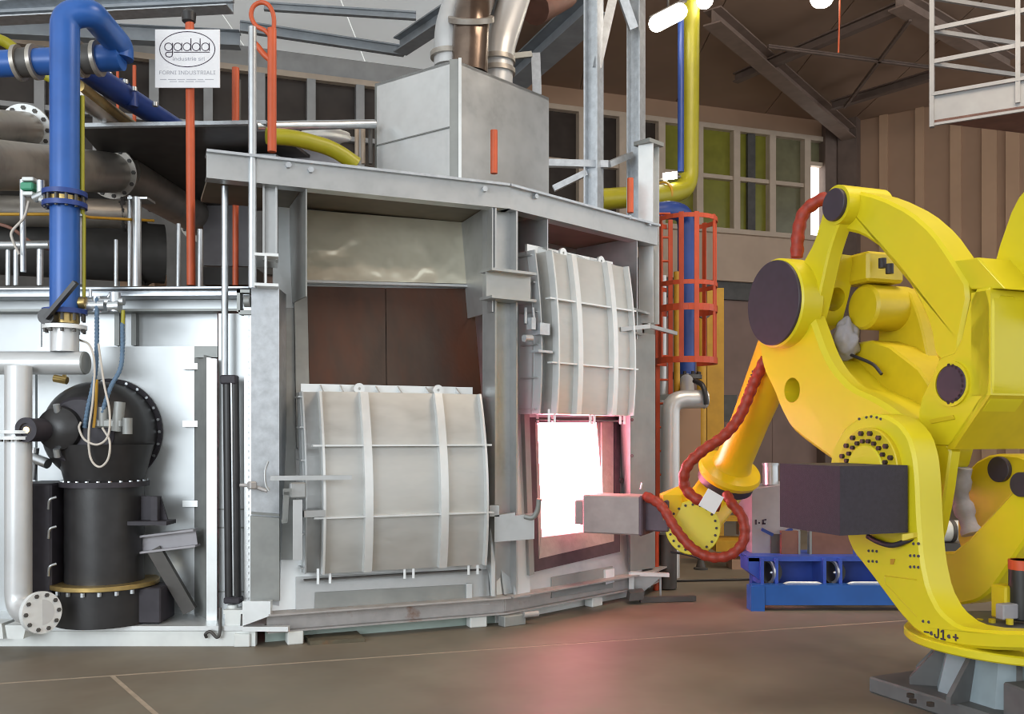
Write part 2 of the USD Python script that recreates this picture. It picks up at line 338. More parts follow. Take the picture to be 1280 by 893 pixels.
for a, b, w, h, lab in (((300,33),(505,64),.12,.2,'blue grey purlin across the pale ceiling beside the exhaust ducts'), ((330,8),(520,20),.1,.14,'thin purlin high in the pale ceiling'), ((500,58),(575,8),.3,.3,'grey slanting roof beam left of the exhaust ducts'),
        ((640,100),(750,0),.5,.45,'deep grey girder behind the exhaust ducts, slanting up right')):
    rbeam('purlin', a, b, 9.3, w, h, 'rafter_blue', lab)
one('rafter', sweep(rz(0,35,9.2), rz(300,50,9.2), I(.3,.25)), 'rafter_blue', 'grey roof beam above the gas pipes at top left', 'roof beam', kind='structure')
# ------------------------------------------------------------------ the furnace: a many-sided drum of silver-painted plate
class Face:
    def __init__(s, V, ang): s.V = A3(*V, 0); s.u = A3(math.cos(ang), math.sin(ang), 0); s.n = A3(math.sin(ang), -math.cos(ang), 0)
    def pt(s, u, d, z): q = s.V+s.u*u+s.n*d; q[2] = z; return q
    def px(s, px, py, d):
        r = (px-640)/F; c = s.V+s.n*d; u = (r*c[1]-c[0])/(s.u[0]-r*s.u[1]); return u, CH+(HZ-py)/F*(c+s.u*u)[1]
    def wall(s, px, py, off=0.0):
        z = 2.0
        for _ in range(30): u, z = s.px(px, py, dw(z)+off)
        return u, z
    def at(s, px, py, d): u, z = s.px(px, py, d); return s.pt(u, d, z)
    def watx(s, px, py, off=0.0): u, z = s.wall(px, py, off); return s.pt(u, dw(z)+off, z)
    def wslab(s, pts, off, T): return hexa([s.watx(*p, off) for p in pts], -s.n*T)
    def slab(s, pts, d, T): return hexa([s.at(*p, d) for p in pts], -s.n*T)
def dw(z): return -.85+.235*(3.56-z)
V1, V2 = (-1.855, 6.99), (-.03, 7.75)
FA = Face(V1, math.radians(22.5)); FB = Face(V2, math.radians(45)); LA = 1.977; LB = 1.95
V3 = FB.pt(LB, 0, 0)
FU = Thing('furnace', 'large silver many-sided industrial furnace with two lifting doors, one open and glowing', 'furnace')
def dome_off(u, z): return 0
ZB, ZT = .24, 3.53
# top beam (channel), soffits, ring beam, columns
a0 = FA.at(258, 205, 0); a0[2] = 3.61; b1 = FB.at(822, 285, 0); b1[2] = 3.61; v2 = A3(*V2, 3.61)
FU.part('top_beam', sweep(a0, v2+FA.u*.02, C(.19,.13,.012,-1)), 'silver', smooth=False); FU.part('top_beam', sweep(v2, b1, C(.19,.13,.012,-1)), 'silver', smooth=False)
FU.part('beam_lip', sweep(a0+A3(0,0,.10)+FA.n*.012, v2+A3(0,0,.10)+FA.n*.012, rect(.05,.02)), 'galvanised', smooth=False); FU.part('beam_lip', sweep(v2+A3(0,0,.10)+FB.n*.012, b1+A3(0,0,.10)+FB.n*.012, rect(.05,.02)), 'galvanised', smooth=False)
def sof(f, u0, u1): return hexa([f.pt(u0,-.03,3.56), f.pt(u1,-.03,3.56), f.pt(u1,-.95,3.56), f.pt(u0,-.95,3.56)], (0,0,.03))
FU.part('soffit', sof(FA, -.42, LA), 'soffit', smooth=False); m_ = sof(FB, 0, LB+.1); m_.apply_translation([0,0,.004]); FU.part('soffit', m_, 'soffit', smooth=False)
for f, px_, py_ in ((FA,388,213),(FA,605,237),(FB,668,246),(FB,785,272),(FB,810,280),(FA,360,207)):
    q = f.at(px_, py_, 0); FU.part('beam_bolt', cyl(q-f.n*.01, q+f.n*.03, .024, n=6), 'galvanised', smooth=False)
ring = [A3(-6.6,7.35,0), A3(-3.9,6.99,0), A3(*V1,0), A3(*V2,0), V3.copy(), V3+A3(.25,.5,0)]
for a, b in zip(ring[2:], ring[3:]):
    n_ = nrm(np.cross(b-a,(0,0,1))); FU.part('ring_beam', sweep(a+A3(0,0,.165)-n_*.06, b+A3(0,0,.165)-n_*.06, I(.14,.12,.012,.014)), 'rusty_edge', smooth=False)
    FU.part('ring_flange', sweep(a+A3(0,0,.243)-n_*.02, b+A3(0,0,.243)-n_*.02, rect(.16,.012)), 'rusty_edge', smooth=False)
    FU.part('base_skirt', sweep(a+A3(0,0,.05)-n_*.16, b+A3(0,0,.05)-n_*.16, rect(.02,.10)), 'skirt_green' if a[0] < -1 else 'dirty_white', smooth=False)
for f, L in ((FA, LA), (FB, LB)):
    for k in (.87,) if f is FA else (.62,):
        c = f.pt(L*k,-.08,.045); FU.part('foot_block', box(c, (.15,.1,.09), math.atan2(f.u[1],f.u[0]), .006), 'dirty_white', smooth=False)
Isw = lambda h, b, tw=.012, tf=.016: [(y,x) for x,y in I(h,b,tw,tf)]
N2 = A3(math.sin(math.radians(33.75)), -math.cos(math.radians(33.75)), 0); N1 = A3(math.sin(math.radians(11)), -math.cos(math.radians(11)), 0); N3 = A3(math.sin(math.radians(56)), -math.cos(math.radians(56)), 0)
c2 = A3(*V2,0)-N2*.13
FU.part('column', sweep(c2+A3(0,0,ZB), c2+A3(0,0,ZT), Isw(.23,.2), N2), 'silver', smooth=False, label='middle column of the furnace between the two doors')
c1 = A3(*V1,0)-N1*.13
t1 = A3(-N1[1],N1[0],0)
c1u = FA.at(338, 300, -.12); c1u[2] = 0
FU.part('column', sweep(c1u+A3(0,0,2.95), c1u+A3(0,0,ZT), Isw(.11,.12), N1), 'silver', smooth=False)
q0, q1 = P(314, 358, 7.05), P(349, 358, 7.12); q0b, q1b = q0.copy(), q1.copy(); q0b[2] = q1b[2] = .27; q0[2] = q1[2] = 2.74
FU.part('corner_panel', hexa([q0,q1,q1b,q0b], (-.02,.3,0)), 'galvanised', smooth=False, label='shiny tall corner panel left of the closed door')
FU.part('corner_panel', hexa([P(313,645,7.02),P(349,648,7.08),P(349,752,7.08),P(313,752,7.02)], (0,.03,0)), 'grey_steel', smooth=False)  # darker plate added for the dim reflection low on the panel
FU.part('corner_seam', hexa([P(314,640,7.03),P(349,643,7.09),P(349,646,7.09),P(314,643,7.03)], (0,.03,0)), 'silver_dull', smooth=False)
# side beam stubs at the three columns
for c, tn, nn in ((P(332,337,6.95), nrm(A3(-.262,.965,0)), None), (c2+N2*.12+A3(0,0,2.86), A3(.83,.556,0), None), (V3-N3*.1+A3(-.06,-.02,2.72), A3(.5,.87,0), None)):
    first = nn is None and c[0] < -1
    p0, p1 = (c, c+tn*.5) if first else (c-tn*.22, c+tn*.23)
    h = .25; FU.part('beam_stub', sweep(p0, p1, I(h,.19,.016,.022)), 'silver_bright' if first else 'silver', smooth=False)
p3 = V3-N3*.02; t3 = A3(-N3[1],N3[0],0)
w0, w1 = FB.at(788,420,-.04), FB.at(819,420,-.04)
def cpl(z): r = [w0.copy(), w1.copy()]; r[0][2] = r[1][2] = z; return r
(x0,x1),(y0,y1) = cpl(2.62), cpl(.27)
FU.part('corner_panel', hexa([x0,x1,y1,y0], (-.05,.35,0)), 'silver_dull', smooth=False)
q = FB.at(811,230,-.14); FU.part('end_post', sweep(A3(q[0],q[1],2.74), A3(q[0],q[1],4.55), Isw(.17,.16), A3(.85,-.5,0)), 'silver_bright', smooth=False)
q[2] = 4.57; FU.part('post_cap', box(q, (.24,.2,.04), .78), 'silver_dull', smooth=False)
# walls
def wal(f, L): return hexa([f.pt(.02,dw(.25)-.02,.25), f.pt(L-.02,dw(.25)-.02,.25), f.pt(L-.165,dw(3.56)-.02,3.56), f.pt(.17,dw(3.56)-.02,3.56)], -f.n*.04)
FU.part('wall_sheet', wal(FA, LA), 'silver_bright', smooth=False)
cq = [FA.watx(*p, .05) for p in ((378,262),(590,279),(591,355),(381,350))]
def crumple(q, n, nu=60, nv=24, amp=.02):
    q = [np.asarray(x) for x in q]; v = []
    for b in range(nv+1):
        for a in range(nu+1):
            s_, t_ = a/nu, b/nv; p = (q[0]*(1-s_)+q[1]*s_)*(1-t_)+(q[3]*(1-s_)+q[2]*s_)*t_; k = min(1, 6*s_, 6*(1-s_), 5*t_, 5*(1-t_)); v.append((p, k))
    P_ = np.array([x[0] for x in v]); K = np.array([x[1] for x in v])
    nz_ = meshkit.fbm(P_*A3(3.2,3.2,2.4), 3, 7); rd = 1-np.abs(2*nz_-1); P_ = P_+np.outer(amp*rd**3*K, n)
    f = []
    for b in range(nv):
        for a in range(nu): i = b*(nu+1)+a; f += [(i,i+nu+1,i+1),(i+1,i+nu+1,i+nu+2)]
    m = tm(P_, f); 
    if (m.face_normals.mean(0)@n) < 0: m.invert()
    return m
FU.part('upper_panel_back', FA.wslab([(378,262),(590,279),(591,355),(381,350)], .045, .06), 'silver_dull', smooth=False); FU.part('upper_panel', crumple(cq, FA.n), 'foil', smooth=True, label='wrinkled shiny sheet under the top beam')
FU.part('panel_edge', FA.wslab([(380,350),(592,356),(592,359),(380,353)], .075, .08), 'silver_bright', smooth=False)
FU.part('rusty_panel', FA.wslab([(384,358),(481.5,360),(483,520),(387,520)], .012, .03), 'rust', smooth=False, label='brown rust-stained panel, left half')
FU.part('rusty_panel', FA.wslab([(482.5,360),(591,361),(604,520),(484,520)], .012, .03), 'rust', smooth=False, label='brown rust-stained panel, right half')
FU.part('guide_strip', FA.wslab([(368,360),(384,360),(388,560),(371,560)], .03, .04), 'grey_steel', smooth=False)
FU.part('guide_strip', FA.wslab([(348,385),(367,385),(371,700),(350,700)], .0, .03), 'grey_steel', smooth=False)
def wing(f, px_, zb0, zb1, mat):
    u, _ = f.px(px_, 300, -.02); return hexa([f.pt(u,-.02,3.55), f.pt(u,-.02,zb0), f.pt(u,-.80,zb1), f.pt(u,-.80,3.55)], f.u*.012)
FU.part('wing_plate', wing(FA, 382, 2.68, 2.72, 0), 'silver_dull', smooth=False); FU.part('wing_plate', wing(FA, 615, 2.64, 2.66, 0), 'silver', smooth=False)  # left wing plate in darker silver: its shade put into the colour
FU.part('wing_plate', wing(FB, 684, 2.74, 2.7, 0), 'silver', smooth=False); FU.part('wing_plate', wing(FB, 796, 2.55, 2.5, 0), 'silver', smooth=False)
FU.part('guide_rod', tube([FA.watx(604,392,.03), FA.watx(610,590,.06)], .008), 'dark_steel'); FU.part('rod_joint', cyl(FA.watx(610,585,.06), FA.watx(610,602,.06), .02), 'galvanised')
FU.part('guide_bar', hexa([FA.watx(611,605,.1),FA.watx(618,605,.1),FA.watx(617,745,.1),FA.watx(613,745,.1)], FA.n*.03), 'white_panel', smooth=False)
FU.part('sill_panel', FA.wslab([(394,741),(584,731),(585,752),(393,763)], .012, .02), 'silver_dull', smooth=False)
FU.part('foot_plate', FA.wslab([(370,722),(610,712),(612,756),(370,767)], .0, .02), 'silver', smooth=False); FU.part('sill_bracket', FA.wslab([(583,730),(590,730),(590,753),(583,753)], .03, .03), 'white_panel', smooth=False)
# dark sheet put in for the shade in the gap left of the wing plate
FU.part('gap_shade_sheet', hexa([P(342,225,7.9),P(380,232,8.0),P(380,380,8.0),P(342,380,7.9)], (0,.05,0)), 'dark_steel', smooth=False)
# face B wall with its open mouth
def ring_slab(f, outer, inner, off, T):
    o = [f.watx(*p, off) for p in outer]; i_ = [f.watx(*p, off) for p in inner]; ms = []
    for k in range(4): j=(k+1)%4; ms.append(hexa([o[k],o[j],i_[j],i_[k]], -f.n*T))
    return cat(ms)
mouth = [(668,528),(757,528),(757,668),(676,676)]
Zb0 = [FB.pt(.02,dw(.25),.25), FB.pt(LB,dw(.25),.25), FB.pt(LB,dw(3.56),3.56), FB.pt(.165,dw(3.56),3.56)]
mo = [FB.watx(*p,0) for p in mouth]
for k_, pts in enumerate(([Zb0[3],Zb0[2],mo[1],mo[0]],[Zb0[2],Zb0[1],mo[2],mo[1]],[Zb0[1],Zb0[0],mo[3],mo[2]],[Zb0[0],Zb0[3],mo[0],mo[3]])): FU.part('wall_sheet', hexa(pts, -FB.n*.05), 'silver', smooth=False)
FU.part('gasket_frame', ring_slab(FB, [(662,522),(775,522),(775,690),(665,716)], [(669,528),(768,528),(768,677),(673,699)], .03, .03), 'gasket', smooth=False, label='dark seal frame around the glowing mouth')
FU.part('hearth_lip', FB.wslab([(676,672),(767,661),(768,677),(674,699)], .025, .3), 'refractory', smooth=False); FU.part('jamb', FB.wslab([(752,528),(767,528),(767,664),(754,664)], .022, .06), 'refractory', smooth=False); FU.part('jamb', FB.wslab([(669,526),(672,526),(678,690),(674,697)], .02, .06), 'refractory', smooth=False)
im = [FB.watx(*p,-.05) for p in ((670,526),(757,524),(757,672),(678,680))]; ib = [p-FB.n*.8+A3(0,0,dz) for p, dz in zip(im, (0,0,0,0))]
FU.part('chamber_crown', hexa([im[0],im[1],ib[1],ib[0]],(0,0,.03)), 'crown_glow', smooth=False, label='orange-hot crown of the furnace chamber')
cav = cat([hexa([im[2],im[3],ib[3],ib[2]],(0,0,-.03)), hexa([im[0],im[3],ib[3],ib[0]],-FB.u*.03), hexa([im[1],im[2],ib[2],ib[1]],FB.u*.03), hexa(ib,-FB.n*.03)])
m_ = lambda k,s: im[k]*(1-s)+ib[k]*s
FU.part('chamber_glow_shield', cat([hexa([m_(0,.02)+A3(0,0,.05),m_(1,.02)+A3(0,0,.05),ib[1]+A3(0,0,.05),ib[0]+A3(0,0,.05)],(0,0,.03)), hexa([m_(2,.02)-A3(0,0,.05),m_(3,.02)-A3(0,0,.05),ib[3]-A3(0,0,.05),ib[2]-A3(0,0,.05)],(0,0,-.03)), hexa([m_(0,.02)-FB.u*.05+A3(0,0,.08),m_(3,.02)-FB.u*.05-A3(0,0,.08),ib[3]-FB.u*.05-A3(0,0,.08),ib[0]-FB.u*.05+A3(0,0,.08)],-FB.u*.03), hexa([m_(1,.02)+FB.u*.05+A3(0,0,.08),m_(2,.02)+FB.u*.05-A3(0,0,.08),ib[2]+FB.u*.05-A3(0,0,.08),ib[1]+FB.u*.05+A3(0,0,.08)],FB.u*.03), hexa([ib[0]-FB.n*.05-FB.u*.08+A3(0,0,.08),ib[1]-FB.n*.05+FB.u*.08+A3(0,0,.08),ib[2]-FB.n*.05+FB.u*.08-A3(0,0,.08),ib[3]-FB.n*.05-FB.u*.08-A3(0,0,.08)],-FB.n*.03)]), 'refractory', smooth=False)  # unseen shield added to stop the chamber glow leaking outward
FU.part('glowing_chamber', cav, 'furnace_glow', smooth=False, label='white-hot furnace chamber glowing pink')
FU.part('sill_panel', FB.wslab([(690,722),(766,708),(766,735),(690,748)], .012, .02), 'silver_dull', smooth=False); FU.part('sill_bracket', FB.wslab([(757,713),(768,711),(768,728),(757,731)], .035, .03), 'silver_bright', smooth=False)
FU.part('side_strip', hexa([FB.watx(644,395,.03),FB.watx(650,395,.03),FB.watx(663,746,.06),FB.watx(644,748,.06)], -FB.n*.02), 'white_panel', smooth=False)
FU.part('guide_strip', FB.wslab([(651,390),(658,390),(668,718),(662,720)], .09, .06), 'silver_dull', smooth=False)
for k_, (px_, py_) in enumerate(((671,521),(690,520),(738,522),(781,530))): FU.part('door_hook', bar(FB.watx(px_,py_-5,.12), FB.watx(px_+1.5,py_+9,.12), .02,.02), 'silver_bright', smooth=False)
# doors: cambered sheet with ribs
def door(f, u0, u1, z0, H, dmax, R=2.4, lab=None):
    zc = .50
    def dd(h): return dmax-(h-zc)**2/(2*R)
    hs = np.linspace(0, H, 15); t = .2
    prof = [(h, dd(h)) for h in hs]; poly = [(d,h) for h,d in prof]+[(d-t,h) for h,d in prof[::-1]]
    o = f.pt(u0,0,z0); mk = lambda pl, a, w: prism(pl, o+f.u*a, f.n, A3(0,0,1), f.u, w)
    D = FU.part('door', mk(poly, 0, u1-u0), 'door_sheet', smooth=20, label=lab); W = u1-u0
    rib = [(d+.06,h) for h,d in prof]+[(d-.01,h) for h,d in prof[::-1]]
    for a, w in ((.235*W,.065),(.70*W,.065),(-.01,.018),(W-.008,.018)): FU.part('rib', mk(rib, a, w), 'silver_bright', D, smooth=20)
    for h in (.31*H, .70*H): FU.part('rib', sweep(o+f.u*(-.08)+f.n*(dd(h)+.02)+A3(0,0,h), o+f.u*(W+.06)+f.n*(dd(h)+.02)+A3(0,0,h), rect(.06,.014)), 'silver_bright', D, smooth=False)
    FU.part('top_rail', sweep(o+f.u*-.12+f.n*(dd(H)-.14)+A3(0,0,H+.03), o+f.u*W+f.n*(dd(H)-.14)+A3(0,0,H+.03), rect(.025,.07)), 'silver_bright', D, smooth=False)
    for a in (.02,.14,.36,.5,.68,.88): FU.part('top_gusset', hexa([o+f.u*a*W+f.n*(dd(H)-.13)+A3(0,0,H), o+f.u*a*W+f.n*dd(H)+A3(0,0,H), o+f.u*a*W+f.n*(dd(H)-.13)+A3(0,0,H+.06), o+f.u*a*W+f.n*(dd(H)-.125)+A3(0,0,H+.06)], f.u*.012), 'silver_bright', D, smooth=False)
    for a in (.25,.75):
        c = o+f.u*a*W+f.n*(dd(H)-.06)+A3(0,0,H+.03); FU.part('lifting_lug', ringm(c, f.n, .012,.045,.025,20), 'silver_bright', D)
    side = [(d-.03,h) for h,d in prof]+[(d-.30,h) for h,d in prof[::-1]]
    FU.part('side_plate', mk([(d+.0,h) for d,h in side], -.13, .012), 'white_panel', D, smooth=False)
    for h in (.03,.22,.42,.62,.8,.97): FU.part('side_rung', sweep(o+f.u*-.14+f.n*(dd(h*H)-.26)+A3(0,0,h*H), o+f.u*-.14+f.n*(dd(h*H)-.06)+A3(0,0,h*H), rect(.03,.012)), 'silver', D, smooth=False)
    FU.part('side_web', mk([(d-.12,h) for h,d in prof]+[(d-.14,h) for h,d in prof[::-1]], -.135, .14), 'silver', D, smooth=False)
    bz = o+f.n*(dd(0)-.06)+A3(0,0,-.05)
    FU.part('bottom_rail', sweep(bz+f.u*-.13, bz+f.u*(W), rect(.04,.012)), 'dark_steel', D, smooth=False)
    for a in (-.02,.05,.5,.555,.91,.97): FU.part('bottom_pin', bar(bz+f.u*a*W+A3(0,0,-.03)+f.n*.04, bz+f.u*a*W+A3(0,0,.09)+f.n*.04, .02,.02), 'silver_bright', D, smooth=False)
    return D
uA0, _ = FA.px(404,650,.06); uA1, _ = FA.px(606,650,.06); uB0, _ = FB.px(693,430,.13); uB1, _ = FB.px(788,430,.13)
door(FA, uA0, uA1, .53, 1.42, .07, lab='closed lower door with cambered ribbed sheet'); door(FB, uB0, uB1, 1.79, 1.42, .13, R=5.0, lab='raised door above the glowing mouth')
# latch bars, clamps, handles
pz = FA.at(338,598,.12); p1 = FA.at(440,597,.25); FU.part('latch_bar', bar(pz, p1, .03,.035), 'silver', smooth=False, label='flat latch bar across the left edge of the closed door')
FU.part('latch_bracket', box(FA.at(372,613,.02), (.12,.08,.12), FA.V[0]*0+math.radians(22.5), .01), 'silver', smooth=False)
FU.part('latch_arm', cat([bar(FA.at(354,615,.1), FA.at(364,615,.1), .03,.05), bar(FA.at(358,615,.1), FA.at(356,652,.1), .03,.04), bar(FA.at(352,652,.1), FA.at(359,651,.1), .03,.03)]), 'silver_dull', smooth=False)
FU.part('guide_box', cat([bar(FA.at(372,625,.12), FA.at(372,700,.14), .07,.1), box(FA.at(392,642,.1),(.16,.1,.05),math.radians(22.5))]), 'silver', smooth=False)
pz = FB.at(775,412,.12); p1 = FB.at(812,408,.2); FU.part('latch_bar', cat([bar(pz, p1, .03,.04), bar(p1, FB.at(845,417,.1), .03,.035)]), 'silver', smooth=False)
cc = A3(*V2,0)+N2*.04
def v2p(px_, py_, o=.06): r=(px_-640)/F; Y=7.75-o; return P(px_,py_,Y)
FU.part('clamp_bracket', cat([hexa([v2p(618,645),v2p(644,641),v2p(644,676),v2p(618,678)], (0,.06,0)), hexa([v2p(644,645),v2p(668,642),v2p(668,674),v2p(644,676)], (.0,.06,0)), hexa([v2p(612,632),v2p(624,632),v2p(624,646),v2p(612,646)], (0,.08,0))]), 'silver', smooth=False, label='clamp bracket on the middle column')
FU.part('clamp_hook', tube(curve([v2p(656,646,.1), v2p(666,647,.13), v2p(672,638,.15), v2p(674,624,.17)]), .022), 'silver_dull')
FU.part('limit_switch', cat([box(FB.at(676,412,.1),(.12,.1,.1),.78), box(FB.at(664,405,.1),(.05,.06,.1),.78), cyl(FB.at(655,423,.1), FB.at(664,423,.1), .03), tube([FB.at(657,385,.05),FB.at(657,405,.08)],.012), tube([FB.at(666,385,.05),FB.at(668,405,.08)],.012), box(FB.at(677,440,.1),(.18,.1,.02),.78)]), 'galvanised', smooth=False)
for y_ in (395,460,500,545): FU.part('plate_bolt', cyl(FB.at(790,y_+25,-.03), FB.at(790,y_+25,-.0), .018,n=6), 'dark_steel', smooth=False)
q = FB.watx(776,601,.03); FU.part('plate_bolt', cyl(q, q+FB.n*.02, .03, n=6), 'dark_steel', smooth=False)
# the left, flat part of the furnace body
YL = 7.72
def lp(x0,y0,x1,y1,Y,T): return hexa([P(x0,y0,Y),P(x1,y0,Y),P(x1,y1,Y),P(x0,y1,Y)], (0,T,0))
xs = [-140,-30,52,148,272.5,316]
for a, b in zip(xs, xs[1:]): FU.part('body_panel', lp(a+.7,392,b-.7,786,YL if b < 300 else 7.27,.08), 'white_panel', smooth=False)
FU.part('deck_edge', sweep(P(-140,369,7.55), P(316,366,7.55), I(.07,.2,.012,.012)), 'galvanised', smooth=False); FU.part('body_rail', sweep(P(-140,390,7.62), P(316,389,7.62), rect(.16,.02)), 'silver_dull', smooth=False)
FU.part('body_panel', lp(-140,372,316,390,YL-.0,.06), 'white_panel', smooth=False)
for x in (146,167): FU.part('stiffener', lp(x-3,392,x+3,432,YL-.06,.06), 'silver_dull', smooth=False)
FU.part('deck_plate', hexa([P(-260,358,7.5),P(330,358,7.5),P(330,358,7.5)+A3(.2,4.2,0),P(-260,358,7.5)+A3(0,4.2,0)], (0,0,-.03)), 'dark_steel', smooth=False)
BP = 7.45
FU.part('burner_panel', hexa([P(47,434,BP),P(243,433,BP),P(243,790,BP),P(47,790,BP)], (0,.25,0)), 'white_panel', smooth=False, label='white burner mounting panel')
FU.part('burner_panel_step', lp(-60,440,44,786,7.6,.1), 'white_panel', smooth=False)
FU.part('side_channel', hexa([P(243,438,7.45),P(261,447,7.22),P(261,777,7.22),P(243,768,7.45)], (.015,.02,0)), 'grey_steel', smooth=False)
FU.part('side_flange', hexa([P(258,447,7.2),P(271,449,7.2),P(271,777,7.2),P(258,777,7.2)], (0,.02,0)), 'silver_bright', smooth=False); FU.part('channel_cap', lp(243,433,272,447,7.3,.1), 'silver_dull', smooth=False)
for y_ in (458,530,630): FU.part('panel_clip', lp(228,y_-4,250,y_+4,7.4,.04), 'silver_bright', smooth=False)
for y_ in (637,660,740): FU.part('seam', lp(273,y_-1,316,y_+1,7.26,.02), 'silver_dull', smooth=False)
FU.part('perforated_strip', cat([lp(305,372,314,765,7.15,.03)]+[lp(308.5,395+i*8,310.5,398+i*8,7.14,.02) for i in range(45)]), 'silver_bright', smooth=False)
FU.part('base_plate', hexa([P(-140,772,7.9)*A3(1,1,0)+A3(0,0,.12), A3(-4.2,6.98,.12), A3(-1.9,6.98,.12), A3(-1.8,7.9,.12)], (0,0,.035)), 'silver_bright', smooth=False)
FU.part('base_skirt', hexa([A3(-4.2,6.99,.0), A3(-1.95,6.99,0), A3(-1.95,6.99,.115), A3(-4.2,6.99,.115)], (0,.05,0)), 'dirty_white', smooth=False); FU.part('base_skirt', hexa([A3(-7,7.5,.0), A3(-4.2,6.99,0), A3(-4.2,6.99,.115), A3(-7,7.5,.115)], (0,.05,0)), 'dirty_white', smooth=False)
FU.part('corner_foot', cat([hexa([P(303,752,6.96),P(338,752,6.96),P(338,770,6.96),P(303,783,6.96)], (0,.06,0)), hexa([P(303,784,6.95),P(360,784,6.95),P(360,790,6.95),P(303,790,6.95)], (0,.06,0))]), 'silver_bright', smooth=False)
FU.part('foot_block', box((-1.68,7.1,.05), (.12,.12,.1), .39, .006), 'dirty_white', smooth=False); FU.part('foot_block', box((-2.05,7.02,.05), (.12,.12,.1), .1, .006), 'dirty_white', smooth=False)
FU.part('interlock_rod', cat([tube([P(300,607,7.0),P(313,607,7.0),P(334,614,7.0)],.014), box(P(315,607,6.98),(.06,.06,.06),.7,.01)]), 'rusty_edge'); FU.part('pull_hook', tube(curve([P(335,577,7.0),P(331,590,6.98),P(332,606,6.97),P(336,614,6.97)]), .009), 'silver')
FU.part('mount_bracket', cat([lp(296,362,312,366,7.1,.1), lp(296,362,300,390,7.1,.08), cyl(P(306,377,7.05),P(313,377,7.05),.045), lp(298,388,314,393,7.1,.1)]), 'silver_dull', smooth=False)
FU.part('rear_body', cat([hexa([A3(-1.6,9.2,.25),A3(1.3,11.6,.25),A3(1.3,11.6,3.5),A3(-1.6,9.2,3.5)], (-.1,.1,0)), hexa([A3(1.45,9.4,.25),A3(1.4,11.7,.25),A3(1.4,11.7,3.5),A3(1.45,9.4,3.5)], (-.1,0,0))]), 'silver_dull', smooth=False)
FU.part('upper_deck', hexa([A3(-2.4,7.3,3.6),A3(-.1,8.05,3.6),A3(1.35,9.5,3.6),A3(1.2,11.8,3.6),A3(-2.4,11.2,3.6)][:4], (0,0,.03)), 'silver_dull', smooth=False)
# ------------------------------------------------------------------ burner on its black tower
T = Thing('burner', 'black drum burner on a black cylindrical tower beside the white steel pipe', 'burner')
bc = P(138, 540, BP); bf = bc+A3(0,-.52,0); R = .395
T.part('drum', lathe([(R*.2,-.02),(R,-.02),(R,.24),(R*.985,.30),(R*.93,.38),(R*.80,.47),(R*.6,.53),(0,.55)], bc, A3(0,-1,0), 48), 'black_paint')
T.part('drum_flange', lathe([(R-.02,0),(R+.035,0),(R+.035,.02),(R-.02,.02)], bc+A3(0,-.01,0), A3(0,-1,0), 48), 'black_matt'); T.part('flange_bolt_ring', bolts(bc+A3(0,-.03,0), A3(0,-1,0), R+.018, 26, .012), 'steel_tube', kind='stuff')
T.part('front_cover', lathe([(.26,0),(.26,.03),(.24,.05),(0,.06)], bf+A3(.0,.02,0), A3(0,-1,0), 40), 'black_matt'); fc = bf+A3(-.13,-.03,.0)
T.part('nozzle_dish', lathe([(.17,0),(.16,.05),(.09,.09),(0,.10)], fc+A3(0,0,.02), A3(0,-1,0), 32), 'black_paint'); nb = fc+A3(-.10,-.08,.01)
nz = T.part('nozzle', cat([cyl(nb, nb+A3(-.03,-.16,0), .085), ringm(nb+A3(-.03,-.16,0), A3(-.18,-1,0), .05,.09,.03)]), 'black_matt'); T.part('pilot_window', cyl(nb+A3(-.03,-.155,0), nb+A3(-.035,-.17,0), .022), 'pilot_light', nz)
for dz in (.17,-.16): T.part('drum_lug', cyl(fc+A3(.0,-.05,dz-.03), fc+A3(.0,-.07,dz+.03), .025), 'steel_tube')
T.part('igniter_block', cat([box(bf+A3(.24,-.05,.06), (.22,.08,.06), 0,.01), cyl(bf+A3(.20,-.06,.04), bf+A3(.20,-.06,.18), .035), cyl(bf+A3(.30,-.06,.0), bf+A3(.32,-.05,.22), .04), cyl(bf+A3(.38,-.06,-.02), bf+A3(.38,-.06,.10), .035)]), 'grey_steel')
tc = bc+A3(.075,-.27,0); zf = 1.6-(602-545)/F*7.2
T.part('neck', cyl((tc[0],tc[1],zf), (tc[0],tc[1],tc[2]-.1), .285, .36, 40), 'black_paint'); T.part('neck_flange', cyl((tc[0],tc[1],zf-.035), (tc[0],tc[1],zf+.005), .325, n=48), 'black_matt'); T.part('flange_bolt_ring', bolts((tc[0],tc[1],zf-.015), A3(0,0,1), .305, 24, .014,.03), 'steel_tube', kind='stuff')
T.part('tower', cyl((tc[0],tc[1],.42), (tc[0],tc[1],zf-.03), .29, n=48), 'black_paint'); zs = .46
T.part('skirt_flange', cyl((tc[0],tc[1],zs-.02), (tc[0],tc[1],zs+.015), .40, n=48, ch=.004), 'brass', label='brass-coloured rim of the tower skirt'); T.part('flange_bolt_ring', bolts((tc[0],tc[1],zs-.05), A3(0,0,1), .375, 20, .016,.025), 'steel_tube', kind='stuff')
T.part('skirt', cyl((tc[0],tc[1],.158), (tc[0],tc[1],zs-.02), .36, n=48), 'black_paint')
T.part('side_box', box((tc[0]-.45,tc[1]-.02,.78), (.33,.5,.92), 0, .015), 'black_matt'); 
for z_ in (1.12,.90,.62): T.part('box_clip', tube(curve([A3(tc[0]-.30,tc[1]-.28,z_-.07),A3(tc[0]-.28,tc[1]-.30,z_-.0),A3(tc[0]-.24,tc[1]-.28,z_+.02)]), .010), 'steel_tube')
T.part('skirt_box', box((tc[0]+.36,tc[1]+.0,.30), (.26,.3,.27), 0, .01), 'black_matt')
